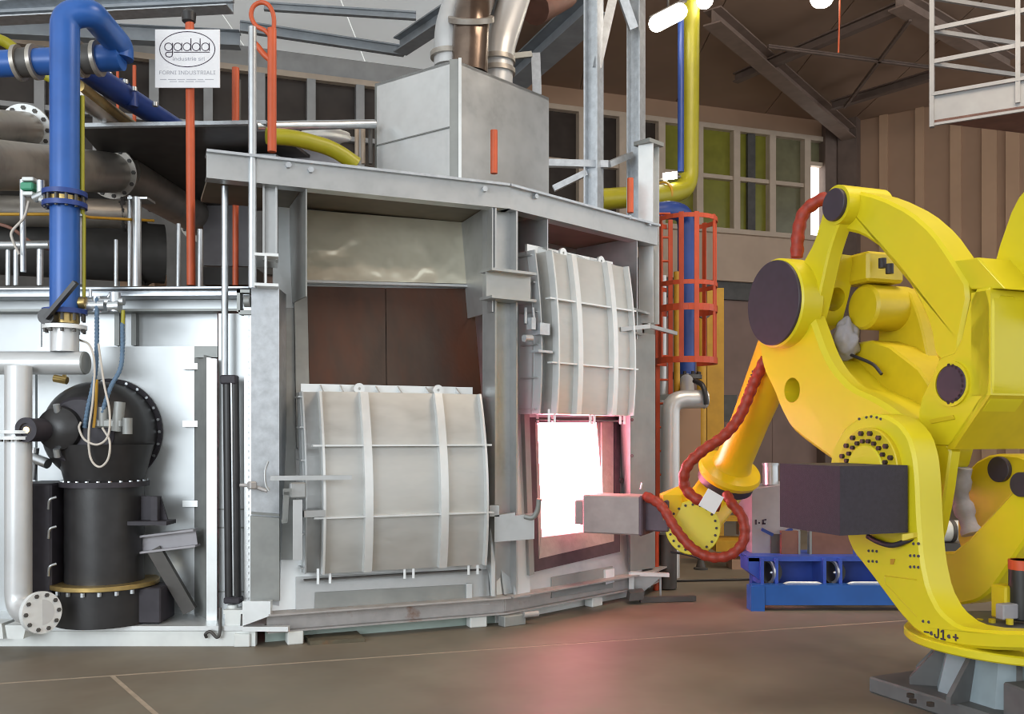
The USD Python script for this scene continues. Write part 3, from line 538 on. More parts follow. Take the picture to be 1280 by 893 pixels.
T.part('tower_bracket', cat([hexa([A3(tc[0]+.24,tc[1]-.02,.95),A3(tc[0]+.50,tc[1]-.02,.93),A3(tc[0]+.44,tc[1]-.02,1.13),A3(tc[0]+.24,tc[1]-.02,1.13)],(0,.02,0)), box((tc[0]+.36,tc[1]-.06,.93),(.36,.2,.03)), box((tc[0]+.42,tc[1]-.07,1.03),(.05,.05,.2))]), 'black_matt', smooth=False)
T = Thing('support_bracket', 'grey steel bracket with a slanting brace beside the black burner tower', 'bracket')
b0 = P(172, 681, 7.2); T.part('arm', sweep(b0, P(246, 672, 7.2), I(.14,.12,.012,.016)), 'machine_grey', smooth=False); T.part('brace', bar(P(193, 686, 7.2), P(238, 764, 7.25), .09,.10), 'dark_steel', smooth=False)
# burner hoses and loops
def wire(name, pts, r, m, lab, cat_, grp=None, rib=0, n=10): return one(name, tube(curve([P(*p) for p in pts], 8), r, n, rib), m, lab, cat_, grp)
yf = bf[1]-.08
wire('burner_hose', [(121,372,6.98),(121,430,6.93),(119,468,6.88),(110,510,6.85),(106,535,6.86)], .016, 'hose_blue', 'left blue grey hose hanging down to the black burner drum', 'hose', rib=.08)
wire('burner_hose', [(153,404,7.0),(153,440,6.95),(150,462,6.9),(138,485,6.86),(129,512,6.85),(126,530,6.86)], .016, 'hose_blue', 'right hose curving left down to the black burner drum', 'hose', rib=.08)
wire('ignition_cable', [(99,425,7.0),(112,432,6.9),(118,455,6.85),(116,500,6.8),(111,540,6.78),(113,572,6.78),(124,584,6.78),(135,574,6.78),(137,552,6.78),(128,535,6.8)], .008, 'cable_white', 'thin pale cable with the lower loop on the burner', 'cable')
wire('ignition_cable', [(123,430,6.9),(130,480,6.84),(137,515,6.8),(135,545,6.78),(122,556,6.78),(106,550,6.78),(99,536,6.8),(101,528,6.82)], .008, 'cable_white', 'thin pale cable with the upper loop on the burner', 'cable')
wire('igniter_lead', [(121,475,6.88),(120,505,6.84),(117,535,6.82)], .010, 'yellow_post', 'short orange lead on the front of the burner', 'cable')
# pneumatic cylinder
T = Thing('door_cylinder', 'tall black double pneumatic cylinder on a white foot left of the closed door', 'cylinder')
for x in (284,293): T.part('barrel', tube([P(x,478,7.1),P(x+3,748,7.1)], .035, 18), 'black_paint')
T.part('piston_rod', tube([P(289,470,7.06),P(292,745,7.06)], .008), 'steel_tube'); T.part('top_cap', box(P(287,475,7.1),(.12,.1,.07),0,.01), 'black_matt'); T.part('bottom_cap', box(P(292,750,7.1),(.13,.1,.05),0,.01), 'black_matt')
T.part('foot', cat([hexa([P(279,763,7.0),P(303,763,7.0),P(303,768,7.0),P(279,768,7.0)],(0,.15,0)), hexa([P(281,768,7.0),P(301,768,7.0),P(299,797,7.0),P(281,797,7.0)],(0,.15,0)), cyl(P(291,756,7.1),P(291,765,7.1),.04)]), 'dirty_white', smooth=False)
one('drain_hose', tube(curve([P(258,797,6.97),P(257,793,6.95),P(263,790,6.95),P(271,797,6.95),P(275,790,6.95),P(275,760,7.0)]),.012), 'dark_steel', 'short dark hose curling by the foot of the black cylinder', 'hose')
# ------------------------------------------------------------------ white air pipe and blue gas pipe
T = Thing('air_pipe', 'white steel pipe with a capped crosspiece, running down to a bolted elbow at the floor', 'pipe')
YW = 6.75; r_ = .092
T.part('crosspiece', tube([P(-90,454,YW+.15),P(106,454,YW+.15)], r_*.95, 28), 'white_pipe'); T.part('end_cap', lathe([(r_*.95,0),(r_*.9,.012),(0,.014)], P(106,454,YW+.15), A3(1,0,0)), 'silver_dull')
pe = bend([P(23,458,YW), P(23,765,YW), P(53,766,YW-.17)], .22, 12); T.part('down_pipe', tube(pe, r_, 28), 'white_pipe')
T.part('outlet_flange', cyl(P(49,765.9,YW-.15), P(53,766,YW-.17), .150, n=40), 'flange_white'); T.part('flange_bolt_ring', bolts(P(53,766,YW-.17), nrm(P(53,766,YW-.17)-P(49,765.9,YW-.15)), .124, 10, .016,.01), 'dark_steel', kind='stuff')
for dz in (-.022,.022): T.part('pipe_flange', cyl(P(23,544,YW)+A3(0,0,dz-.012), P(23,544,YW)+A3(0,0,dz+.012), .15, n=36), 'flange_white')
T.part('flange_bolt_ring', bolts(P(23,544,YW)+A3(0,0,-.03), A3(0,0,-1), .128, 12, .014, .02), 'dark_steel', kind='stuff'); T.part('stub', tube([P(81,440,YW+.15),P(81,412,YW+.15)], .1, 24), 'white_pipe')
T.part('stub_flange', cyl(P(81,412,YW+.15), P(81,407,YW+.15), .155, n=36), 'flange_white'); T.part('flange_bolt_ring', bolts(P(81,413,YW+.15), A3(0,0,-1), .135, 10, .014,.02), 'dark_steel', kind='stuff')
one('pipe_block', hexa([P(6,782,6.78),P(33,782,6.78),P(29,799,6.78),P(9,799,6.78)], (0,.18,0)), 'dirty_white', 'small white block under the elbow of the white pipe', 'block', smooth=False)
one('pipe_block', hexa([P(-22,780,6.9),P(2,780,6.9),P(4,799,6.9),P(-22,799,6.9)], (0,.18,0)), 'dirty_white', 'white block cut by the left edge of the picture near the floor', 'block', smooth=False)
T = Thing('fitting', 'brass cock and steel fittings behind the white pipe left of the burner', 'fitting')
T.part('cock', cat([cyl(P(68,473,7.2),P(84,476,7.2),.03), tube([P(80,462,7.2),P(81,480,7.2)],.015)]), 'brass'); T.part('fitting_body', cat([cyl(P(36,570,7.1),P(60,580,7.05),.04), cyl(P(40,600,7.1),P(44,560,7.1),.03), cyl(P(38,535,7.0),P(50,530,6.95),.045)]), 'steel_tube')
YB = 6.95
T = Thing('gas_pipe', 'thick blue pipe standing on the white crosspiece and hooking over at the top', 'pipe')
T.part('riser', tube(bend([P(81,388,YB), P(81,20,YB), P(112,14,YB+.05), P(150,58,YB+.6), P(150,74,YB+.6)], .24, 12), .105, 28), 'blue_paint')
for y_ in (243,257,390): T.part('pipe_flange', cyl(P(81,y_+3,YB), P(81,y_-3,YB), .158, n=36), 'blue_deep')
T.part('flange_bolt_ring', cat([bolts(P(81,250,YB)+A3(0,0,-.05), A3(0,0,1), .135, 12, .013,.10), bolts(P(81,400,YB), A3(0,0,1), .135, 10, .013,.06)]), 'dark_steel', kind='stuff')
T.part('valve_body', cyl(P(81,405,YB), P(81,393,YB), .10, n=28), 'brass'); lv = P(62,392,YB-.18)
T.part('valve_lever', cat([bar(P(57,398,YB-.2), P(95,353,YB-.22), .03,.05, up=(0,1,0)), cyl(lv+A3(-.03,.0,-.02), lv+A3(-.03,.12,-.02), .06)]), 'black_paint')
T.part('pipe_clamp', cat([cyl(P(81,247,YB), P(81,253,YB), .12, n=28)]), 'brass')
T = Thing('gas_header', 'horizontal blue gas pipe with grey valves behind the top of the blue riser', 'pipe')
h = lambda x, dy=0: P(x, 80-x*.055+dy, YB+.55)
T.part('pipe', tube([h(-60),h(22)], .105, 24), 'blue_paint'); T.part('pipe', tube([h(46),h(100)], .105, 24), 'blue_paint'); T.part('pipe', tube([h(124),h(152)], .105, 24), 'blue_paint')
for a, b in ((24,44),(102,122)): 
    v_ = T.part('valve', cyl(h(a),h(b),.115,n=28), 'dark_steel')
    for x in (a,b): T.part('valve_flange', cyl(h(x-2.5),h(x+2.5),.14,n=32), 'duct_grey', v_)
T = Thing('gas_branch', 'blue pipe with small valves slanting down behind the white sign', 'pipe')
T.part('pipe', tube([P(100,84,7.9),P(222,162,9.6)], .105, 22), 'blue_deep')
for x, y in ((158,118),(166,126),(150,112)): T.part('valve', cat([cyl(P(x,y+8,8.6),P(x,y-10,8.6),.05), cyl(P(x-4,y-10,8.6),P(x+4,y-10,8.6),.03)]), 'blue_deep')
for x, y in ((157,105),(168,114),(131,90),(194,133),(137,96)): T.part('valve_cap', cyl(P(x,y,8.5),P(x,y-5,8.5),.025), 'steel_tube')
one('pipe_run', tube([P(98,107,7.8),P(170,160,9.4)], .05), 'brass', 'thin brass-brown pipe slanting under the blue branch', 'pipe'); one('pipe_run', tube([P(96,122,7.8),P(145,157,9.0)], .06), 'duct_grey', 'thin grey pipe slanting under the brass pipe', 'pipe')
one('pipe_run', tube(bend([P(-20,45,8.4),P(10,52,8.5),P(40,86,8.6),P(66,98,8.6)],.1), .05), 'yellow_pipe', 'yellow pipe end at the far top left', 'pipe')
T = Thing('yellow_line', 'thin yellow gas line beside the thick blue riser', 'pipe')
T.part('line', tube([P(103,120,7.0),P(103,268,7.0)], .016), 'yellow_pipe'); T.part('sleeve', tube([P(99,215,7.05),P(99,355,7.05)], .024), 'white_pipe'); T.part('line', tube([P(105,268,7.0),P(105,372,7.0)], .013), 'yellow_pipe'); T.part('joint', cyl(P(101,271,7.02),P(101,264,7.02),.035), 'steel_tube')
T = Thing('valve_train', 'row of small steel and brass valves right of the foot of the blue riser', 'valves')
T.part('body', cat([cyl(P(97,378,7.0),P(155,377,7.0),.03), cyl(P(110,382,7.0),P(132,382,7.0),.045), cyl(P(137,383,7.0),P(150,383,7.0),.05), cyl(P(121,371,7.0),P(121,390,7.0),.035), cyl(P(144,366,7.0),P(144,390,7.0),.04)]), 'steel_tube')
T.part('cock', cyl(P(100,379,6.97),P(108,379,6.97),.045), 'brass'); T.part('yellow_sleeve', tube([P(154,388,7.0),P(153,430,7.0)],.014), 'yellow_pipe'); T.part('tap', cat([cyl(P(113,372,7),P(113,362,7),.012), cyl(P(135,372,7),P(139,366,7),.012)]), 'steel_tube')
T = Thing('junction_valve', 'small green and white solenoid valve left of the blue riser', 'valve')
T.part('coil', box(P(36,234,7.1),(.10,.08,.06),0,.01), 'green'); T.part('cap', cat([box(P(37,225,7.1),(.09,.07,.03),0,.005), box(P(37,243,7.1),(.08,.07,.03),0,.005)]), 'dirty_white'); T.part('body', cat([cyl(P(51,226,7.05),P(51,250,7.05),.03), cyl(P(52,250,7.0),P(72,254,6.95),.03), cyl(P(44,248,7.05),P(62,240,7.0),.035)]), 'steel_tube')
T.part('conduit', tube([P(28,225,7.1),P(29,340,7.1)], .022), 'steel_tube'); T.part('cable', tube(curve([P(36,252,7.05),P(30,272,7.03),P(16,288,7.02),P(15,298,7.02),P(24,318,7.05)]), .010), 'cable_white')
# ducts behind
def duct(pts, r, lab, flanges, m='duct_grey', n=30):
    T = Thing('air_duct', lab, 'duct'); T.part('duct', tube(pts, r, n), m)
    for c, ax, R_, mm in flanges:
        T.part('flange', ringm(c, ax, r*.9, R_, .03), mm); T.part('flange_bolt_ring', cat([bolts(c-nrm(ax)*.016, -np.asarray(ax), (r+R_)/2, 12, .022,.012), bolts(c+nrm(ax)*.016, np.asarray(ax), (r+R_)/2, 12, .022,.012)]), 'dark_steel', kind='stuff')
    return T
a, b = P(-40,160,7.6), P(34,162,8.9); duct([a,b], .165, 'short grey duct with a white bolted flange left of the blue riser', [(b+(a-b)*.02, nrm(a-b), .235, 'flange_white')])
a, b = P(-60,207,8.0), P(34,212,8.9); duct([a,b], .155, 'shiny grey duct under the white flange, ending left of the blue riser', [(b, nrm(b-a), .17, 'duct_grey')])
a, b = P(-40,204,7.0), P(140,216,9.4); duct([a,b], .20, 'grey duct with a bolted flange right of the blue riser', [(b, nrm(b-a), .26, 'duct_grey')])
a, b = P(150,215,9.6), P(275,287,12.5); duct([a,b], .22, 'long grey duct slanting back under the platform behind the orange pole', [(P(252,275,12.2), nrm(b-a), .30, 'duct_grey'), (P(262,280,12.4), nrm(b-a), .30, 'duct_grey')])
duct([P(-60,262,8.2),P(165,268,9.2)], .14, 'dark horizontal duct low behind the blue riser', [(P(158,268,9.17), A3(1,.1,0), .17, 'dark_steel')])
duct([P(-60,300,9.5),P(205,318,10.4)], .33, 'wide dark duct lying on the furnace deck', [(P(180,316,10.3), A3(1,.1,0), .37, 'dark_steel')], m='dark_steel')
duct([P(-40,240,9.0),P(120,250,10.0)], .3, 'broad dark flue behind the small green valve', [(P(118,250,10), A3(1,.1,0), .33, 'dark_steel')], m='dark_steel')
one('copper_line', tube([P(-20,268,8.0),P(95,268,8.0),P(112,272,8.2),P(192,276,9)],.013), 'yellow_post', 'thin copper-coloured pipe running level behind the blue riser', 'pipe'); one('copper_line', tube(curve([P(-10,278,7.6),P(15,286,7.6),P(40,304,7.7),P(62,312,7.8)]),.014), 'brown_plate', 'thin brown pipe curving down at the left edge above the low handrail', 'pipe')
one('metal_box', hexa([P(258,190,9.2),P(345,193,9.2),P(345,216,9.2),P(258,213,9.2)], (.15,.5,0)), 'galvanised', 'silver duct box end between the orange pole and the hooked pole', 'box', smooth=False)
T = Thing('machine_cover', 'pale panel with a dark base behind the orange poles on the deck', 'panel'); T.part('panel', hexa([P(254,250,11.5),P(318,252,11.5),P(318,333,11.5),P(254,332,11.5)],(0,.1,0)), 'machine_grey', smooth=False); T.part('base', hexa([P(254,334,11.2),P(318,334,11.2),P(318,356,11.2),P(254,356,11.2)],(0,.4,0)), 'dark_steel', smooth=False)
one('far_crate', hexa([P(150,340,11.2),P(193,337,11.2),P(193,357,11.2)*A3(1,1,0)+A3(0,0,2.8),P(150,357,11.2)*A3(1,1,0)+A3(0,0,2.8)],(0,.4,0)), 'wall_batten', 'tan box seen under the ducts across the deck', 'box', smooth=False)
one('deck_backdrop', hexa([P(-200,230,16),P(330,230,16),P(330,372,16),P(-200,372,16)],(0,.2,0)), 'dark_steel', 'dark sheet put in for the shade under the raised platform', 'panel', smooth=False)  # dark sheet stands in for the shaded cavity below the platform
T = Thing('low_handrail', 'grey handrail low at the left edge above the deck', 'railing'); T.part('rail', tube([P(-40,308,7.6),P(62,306,7.6)],.035), 'steel_tube')
for x in (10,20,50): T.part('post', tube([P(x,306,7.62),P(x,357,7.62)],.02 if x<50 else .026), 'steel_tube')
# raised platform
T = Thing('platform', 'raised grey platform plate above the ducts behind the white sign', 'platform')
pl = [P(98,157,8.6), P(333,153,8.6)]; T.part('plate', hexa([pl[0],pl[1],pl[1]+A3(.6,3.2,0),pl[0]+A3(-.6,3.2,0)], (0,0,-.03)), 'dark_steel', smooth=False); T.part('edge', sweep(pl[0],pl[1],rect(.03,.035)), 'galvanised', smooth=False)
for x, y0, Y, r in ((145,300,8.9,.02),(162,245,8.8,.02),(171,247,8.7,.042),(223,280,9.1,.024),(250,287,9.0,.028)): T.part('leg', tube([P(x,y0,Y),P(x,357,Y-.0)*A3(1,1,0)+A3(0,0,2.80)],r), 'steel_tube')
T.part('leg_head', hexa([P(159,246,8.68),P(184,246,8.68),P(184,246,8.68)+A3(0,.2,0),P(159,246,8.68)+A3(0,.2,0)],(0,0,-.02)), 'steel_tube', smooth=False)
for x in (109,139): pass
# poles
def pole(x, y0, y1, Y, r, lab, m='orange', n=14): return one('pole', tube([P(x,y0,Y),P(x,y1,Y)], r, n), m, lab, 'pole')
SP = Thing('sign_pole', 'orange pole carrying the white sign', 'pole'); SP.part('tube', tube([P(237,28,7.75),P(239,357,7.75)],.036), 'orange'); SP.part('cap', lathe([(.03,0),(.055,.02),(.06,.09),(.03,.12),(0,.12)],P(236,30,7.75),A3(0,0,1)), 'black_paint')
pole(294.5,85,159,8.65,.034,'short orange pole on the platform right of the sign'); pole(294.5,250,357,7.9,.026,'dull orange pole on the deck below the platform, left of the thin conduit')
pole(299,100,196,9.6,.02,'thin pole far behind the platform beside the orange one','dark_steel'); pole(168,82,190,9.4,.018,'thin orange pole left of the sign, the right one of two'); pole(147,80,190,9.4,.014,'thin orange pole left of the sign, the left one of two')
pole(281,233,470,7.15,.026,'slim silver conduit in front of the white panels, ending near the black cylinder','steel_tube'); pole(315.5,34,360,6.95,.03,'tall slim silver conduit rising past the left end of the top beam','steel_tube')
pole(344.5,233,318,7.9,.030,'red pole in the shade under the left end of the top beam','cage_orange'); pole(617.5,163,217,8.3,.032,'short orange pole on the deck in front of the silver hood'); pole(788,223,266,9.2,.032,'short orange pole behind the beam at the grey posts'); pole(617,240,340,8.3,.02,'red pole glimpsed left of the middle column','cage_orange')
T = Thing('hooked_pole', 'orange pole with a looped hook at the top', 'pole'); YH = 7.4
T.part('shaft', tube([P(340,36,YH),P(340,190,YH)], .036), 'orange'); T.part('loop', tube(curve([P(340,60,YH),P(342.5,25,YH),P(337,8,YH),P(327,3,YH),P(317,8,YH),P(314,20,YH),P(320,32,YH),P(331,38,YH),P(339,46,YH)]), .018), 'orange')
T.part('hook', tube(curve([P(339,76,YH),P(330,68,YH),P(322,58,YH),P(317,53,YH)]), .024), 'orange')
# sign
S0 = P(234.5, 73.5, 7.69); k = 7.69/F
T = Thing('sign', 'white square maker sign with an oval emblem on the orange pole', 'sign')
T.part('board', box(S0, (81*k,.012,73*k),0,.003), 'paper', smooth=False)
def onsign(m, x, y, w=None):
    m = m.copy()
    if w: b = m.bounds; m.apply_translation([-(b[0][0]+b[1][0])/2,0,0]); m.vertices[:,0] *= w/(b[1][0]-b[0][0])
    v = m.vertices.copy(); m.vertices = np.stack([S0[0]+(x*k)+v[:,0], S0[1]-.0065-v[:,2], S0[2]-y*k+v[:,1]],1); return fix(m)
ov = [(math.cos(a),math.sin(a)) for a in np.linspace(0,2*math.pi,49)]; rng = []
def ring2(ax, ay, t, cx_, cy_): 
    n=40; v=[];f=[]
    for i in range(n):
        a=2*math.pi*i/n
        for q in (0,1): v.append((cx_+(ax-q*t)*math.cos(a), cy_+(ay-q*t)*math.sin(a), 0)); v.append((v[-1][0],v[-1][1],.001))
    for i in range(n):
        a=4*i; b=4*((i+1)%n); f += [(a,b,b+1),(a,b+1,a+1),(a+2,a+3,b+3),(a+2,b+3,b+2),(a+1,b+1,b+3),(a+1,b+3,a+3),(a,a+2,b+2),(a,b+2,b)]
    return tm(v,f)
T.part('oval', onsign(ring2(35*k,22.5*k,1.0*k,0,0), 0, -11.5), 'ink', smooth=False)
def ln(x0,y0,x1,y1,w=1.1): d=math.hypot(x1-x0,y1-y0); nx,ny=-(y1-y0)/d*w/2,(x1-x0)/d*w/2; return prism([(x0*k+nx*k,-y0*k-ny*k),(x1*k+nx*k,-y1*k-ny*k),(x1*k-nx*k,-y1*k+ny*k),(x0*k-nx*k,-y0*k+ny*k)],(0,0,0),A3(1,0,0),A3(0,1,0),A3(0,0,1),.001)
let = []
for i, cx_ in enumerate((-23.5,-12,-.5,11,22.5)):
    let.append(ring2(5.3*k,5.3*k,1.0*k,cx_*k,14.5*k))
    if i in (1,4): let.append(ln(cx_+5,-19.5,cx_+5,-9.5))
    if i in (2,3): let.append(ln(cx_+5,-25,cx_+5,-9.5))
let += [ln(-18.5,-19.5,-18.5,-5), ln(-17,-7.8,28,-7.8,1.0)]
gl = [(-18.5,-5),(-19.5,-2.5),(-22.5,-1.6),(-26,-2.6),(-27.3,-5.2),(-26,-7.6),(-18,-8)]
let += [ln(*p,*q) for p, q in zip(gl, gl[1:])]
T.part('lettering', onsign(cat(let),0,0), 'ink', smooth=False)
T.part('lettering', onsign(meshkit.text_mesh('industrie srl', 4.2*k, .001), 2, 2.5, 40*k), 'ink_grey', smooth=False); T.part('lettering', onsign(meshkit.text_mesh('FORNI INDUSTRIALI', 4.6*k, .001), 0, 20, 70*k), 'ink_grey', smooth=False)
fine = [ln(x,y,x+w,y,.7) for y, row in ((26.2,((-34,8),(-24,10),(-12,9),(-1,12),(13,7),(22,11))),(28.8,((-22,9),(-11,7),(-2,10),(10,12)))) for x, w in row]
T.part('fine_print', onsign(cat(fine),0,0), 'ink_grey', smooth=False)
# overhead channel, yellow pipe and handrail behind
T = Thing('cable_channel', 'long pale channel running across the top left behind the blue riser', 'channel'); T.part('channel', sweep(P(-40,24,9.4), P(292,7,9.2), C(.17,.2,.012)), 'galvanised', smooth=False); T.part('lip', sweep(P(-40,17,9.3), P(292,1,9.1), rect(.05,.03)), 'rafter_blue', smooth=False); T.part('hanger', tube([P(236,12,9.3),P(236,-60,9.3)],.02), 'dark_steel')
one('handrail', tube([P(320,158,8.6),P(468,155,9.4)],.045), 'steel_tube', 'horizontal grey handrail between the hooked pole and the silver hood', 'railing')
one('yellow_elbow_pipe', tube(bend([P(333,170,8.5),P(366,172,8.6),P(415,185,8.8),P(446,206,8.9)],.3),.075), 'yellow_pipe', 'yellow pipe curving down left of the silver hood', 'pipe')
T = Thing('covered_stack', 'white crumpled sheet over a low grey heap left of the hood', 'sheet'); T.part('heap', hexa([P(345,176,9.6),P(420,182,9.6),P(440,206,9.6),P(345,206,9.6)],(0,.3,0)), 'machine_grey', smooth=False); m = trimesh.creation.icosphere(3,1); m.vertices = m.vertices*A3(.28,.15,.09)*(1+.35*(meshkit.noise(m.vertices*2.5,3)[:,None]-.5))+P(403,171,9.5); T.part('sheet', m, 'dirty_white')
for x, Y in ((446,9.6),(454,9.6),(463,9.5)): pole(x,155,205,Y,.022,{446:'tan upright left of the hood, first of three',454:'tan upright left of the hood, middle of three',463:'dark upright touching the left side of the hood'}[x],'mullion' if x<460 else 'dark_steel')
# hood and exhaust ducts
T = Thing('hood', 'large silver box hood standing on the furnace deck under the exhaust ducts', 'hood')
fp = [(-1.43,9.59),(-.56,8.97),(.40,9.98),(-.46,10.65)]; zt_ = 5.27
def fpq(i, z): return A3(*fp[i], z)
T.part('side_panel', hexa([fpq(0,3.62),fpq(1,3.62),fpq(1,zt_),fpq(0,zt_)], (.02,.03,0)), 'silver_bright', smooth=False); T.part('side_panel', hexa([fpq(1,3.62),fpq(2,3.62),fpq(2,zt_),fpq(1,zt_)], (-.02,.02,0)), 'silver', smooth=False)  # left side in brighter silver: its stronger light put into the colour
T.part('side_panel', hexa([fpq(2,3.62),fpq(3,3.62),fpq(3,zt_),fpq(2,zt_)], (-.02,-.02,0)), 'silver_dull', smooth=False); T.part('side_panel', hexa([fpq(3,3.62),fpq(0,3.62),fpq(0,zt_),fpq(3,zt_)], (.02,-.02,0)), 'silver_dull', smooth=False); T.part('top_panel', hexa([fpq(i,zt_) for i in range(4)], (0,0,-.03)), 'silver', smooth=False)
T.part('corner_strip', sweep(fpq(1,3.62)+A3(0,-.02,0), fpq(1,zt_-.01)+A3(0,-.02,0), rect(.09,.03), (-.1,-1,0)), 'silver_dull', smooth=False); T.part('corner_angle', bar(fpq(1,3.62)+A3(.055,-.03,0), fpq(1,zt_)+A3(.055,-.03,0), .03,.03), 'silver_bright', smooth=False)
T.part('seam', bar(A3(-1.42,9.575,4.62), A3(-.57,8.965,4.62), .01,.012), 'silver_dull', smooth=False)
def ed(name, pts, r, m, lab, fl=None, rings=()):
    T = Thing(name, lab, 'duct'); T.part('duct', tube(bend([P(*p) for p in pts], .5, 10), r, 30), m)
    for c, ax, R_ in rings: T.part('collar', ringm(P(*c), ax, r*.9, R_, .05), 'duct_grey')
ed('exhaust_duct', [(563,84,9.5),(563,40,9.5),(585,-40,10.2)], .17, 'white_pipe', 'left white exhaust duct rising from the hood', rings=[((562,70,9.5),A3(0,0,1),.2)])
ed('exhaust_duct', [(587,92,9.35),(589,18,9.35),(608,-30,10.6)], .185, 'dark_chrome', 'middle dark shiny exhaust duct of the hood with a black collar', rings=[((589,24,9.35),A3(0,-.5,.86),.235)])
ed('exhaust_duct', [(621,110,9.9),(622,66,9.9),(655,-40,10.4)], .17, 'white_pipe', 'right silver exhaust duct bending up to the right', rings=[((621,76,9.9),A3(0,0,1),.2),((621,90,9.9),A3(0,0,1),.2)])
ed('exhaust_duct', [(602,30,10.6),(640,-50,11)], .22, 'steel_tube', 'silver duct behind the dark exhaust duct', rings=[])
one('brown_duct', tube([P(668,10,11),P(705,-10,11.5)],.2), 'brown_plate', 'brown round duct end at the very top right of the exhaust ducts', 'duct')
T = Thing('short_post', 'short grey post with a tie bar behind the hood', 'post'); T.part('post', sweep(P(666,118,10.3),P(664,66,10.3),Lp(.1,.1,.012)), 'galvanised', smooth=False); T.part('tie', bar(P(610,74,10.1),P(664,68,10.3),.05,.06), 'silver_dull', smooth=False)
# grey frame right of the hood
T = Thing('steel_frame', 'tall grey steel frame with slanting braces right of the hood', 'frame'); YF = 9.25
for x, Y, xx in ((742,YF,742),(795,YF+.35,795)): T.part('post', sweep(P(x,248,Y)*A3(1,1,0)+A3(0,0,3.6),P(x,-60,Y),Isw(.15,.15),(-.5,-.86,0)), 'galvanised', smooth=False)
T.part('brace', bar(P(746,86,YF),P(768,-10,YF+.1),.09,.06,(0,1,0)), 'galvanised', smooth=False); T.part('brace', bar(P(792,36,YF+.2),P(776,-10,YF+.1),.09,.06,(0,1,0)), 'galvanised', smooth=False)
T.part('rail', bar(P(686,204,YF),P(760,206,YF),.07,.07), 'galvanised', smooth=False); T.part('rail', bar(P(760,206,YF),P(788,194,YF+.3),.07,.06), 'galvanised', smooth=False); T.part('brace', bar(P(692,236,YF),P(733,216,YF),.06,.06), 'galvanised', smooth=False)
# ------------------------------------------------------------------ background right: yellow and blue pipes, ladder cage, posts
T = Thing('yellow_pipe', 'fat yellow pipe dropping from the roof and bending left behind the grey posts', 'pipe')
T.part('pipe', tube(bend([P(863,-60,13),P(861,236,13),P(835,243,12.6),P(745,250,11.6)],.35,12),.135,26), 'yellow_pipe'); T.part('collar', ringm(P(829,241,12.55),nrm(P(835,243,12.6)-P(800,245,12.2)),.13,.155,.04), 'yellow_post')
pole(851,24,215,12.8,.045,'dark blue slim pipe hanging beside the fat yellow pipe','blue_deep'); T = Thing('beacon_lamp', 'small lit lamp in the bend of the yellow pipe', 'lamp'); T.part('bulb', cyl(P(829,221,12.6),P(846,219,12.6),.05), 'lamp_glow'); T.part('lamp_arm', tube([P(820,226,12.6),P(850,221,12.7)],.02), 'dark_steel')
T = Thing('blue_drop_pipe', 'dark blue pipe arching over and dropping inside the orange ladder cage', 'pipe'); Yb = 12.0
T.part('pipe', tube(bend([P(815,266,11.6),P(838,262,11.7),P(858,268,Yb),P(858,470,Yb)],.28,12),.115,24), 'blue_deep'); T.part('flange', cyl(P(858,474,Yb),P(858,469,Yb),.2,n=32), 'dark_steel'); T.part('flange_bolt_ring', bolts(P(858,470,Yb),A3(0,0,1),.17,10,.022,.05), 'bolt', kind='stuff')
for x in (832,880): T.part('valve_wheel', cat([ringm(P(x,389,Yb-.3),A3(.3,-1,0),.07,.10,.03,20), cyl(P(x,389,Yb-.33),P(x,389,Yb-.2),.03)]), 'dark_steel')
T = Thing('white_drop_pipe', 'grey white pipe with a capped elbow under the orange ladder cage', 'pipe'); T.part('pipe', tube(bend([P(838,760,10.4),P(838,500,10.4),P(882,499,10.5)],.16,6),.105,24), 'white_pipe'); T.part('stub', tube([P(860,500,10.6),P(858,474,11.95)],.085), 'white_pipe'); T.part('end_cap', lathe([(.115,0),(.10,.02),(0,.025)],P(880,499,10.5),A3(.95,.1,0)), 'flange_white'); T.part('bracket', bar(P(826,497,10.5),P(846,496,10.4),.05,.06), 'silver_dull')
wire('black_hose', [(868,476,10.5),(878,482,10.4),(882,496,10.35),(883,506,10.35)], .03, 'black_paint', 'short black hose beside the capped elbow', 'hose')
T = Thing('ladder_cage', 'orange safety cage around the blue drop pipe', 'ladder cage'); Yc = 10.6; ccx, cw = 858, 36
C0 = P(858,400,Yc); rc = .34
for z_, w, th in ((277,1,.05),(358,1,.05),(388,1.05,.075),(452,1,.07)):
    c = P(858,z_,Yc); pts = [c+A3(rc*1.02*math.sin(a),-rc*math.cos(a),0) for a in np.linspace(-2.6,2.6,22)]
    T.part('hoop', cat([bar(p,q,.012,th) for p,q in zip(pts,pts[1:])]), 'cage_orange', smooth=False)
for i, a in enumerate((-2.3,-1.2,-.35,.15,.95,1.6,2.3)):
    p = C0+A3(rc*math.sin(a),-rc*math.cos(a),0); T.part('cage_bar', bar(A3(p[0],p[1],P(0,273,Yc)[2]),A3(p[0],p[1],P(0,455,Yc)[2]),.055,.012,nrm(A3(math.sin(a),-math.cos(a),0))), 'cage_orange', smooth=False)
for x in (822,838): T.part('stile', bar(P(x,275,Yc+.25),P(x,735,Yc+.25)*A3(1,1,0),.05,.03), 'cage_orange', smooth=False)
for i in range(15): z_=.3+i*.28; T.part('rung', tube([P(822,500,Yc+.25)*A3(1,1,0)+A3(0,0,z_),P(838,500,Yc+.25)*A3(1,1,0)+A3(0,0,z_)],.014), 'cage_orange')
pole(828,345,709,11.2,.05,'thin white upright pipe behind the orange cage','white_pipe'); pole(846,340,706,11.4,.04,'orange yellow pipe inside the orange cage','yellow_post')
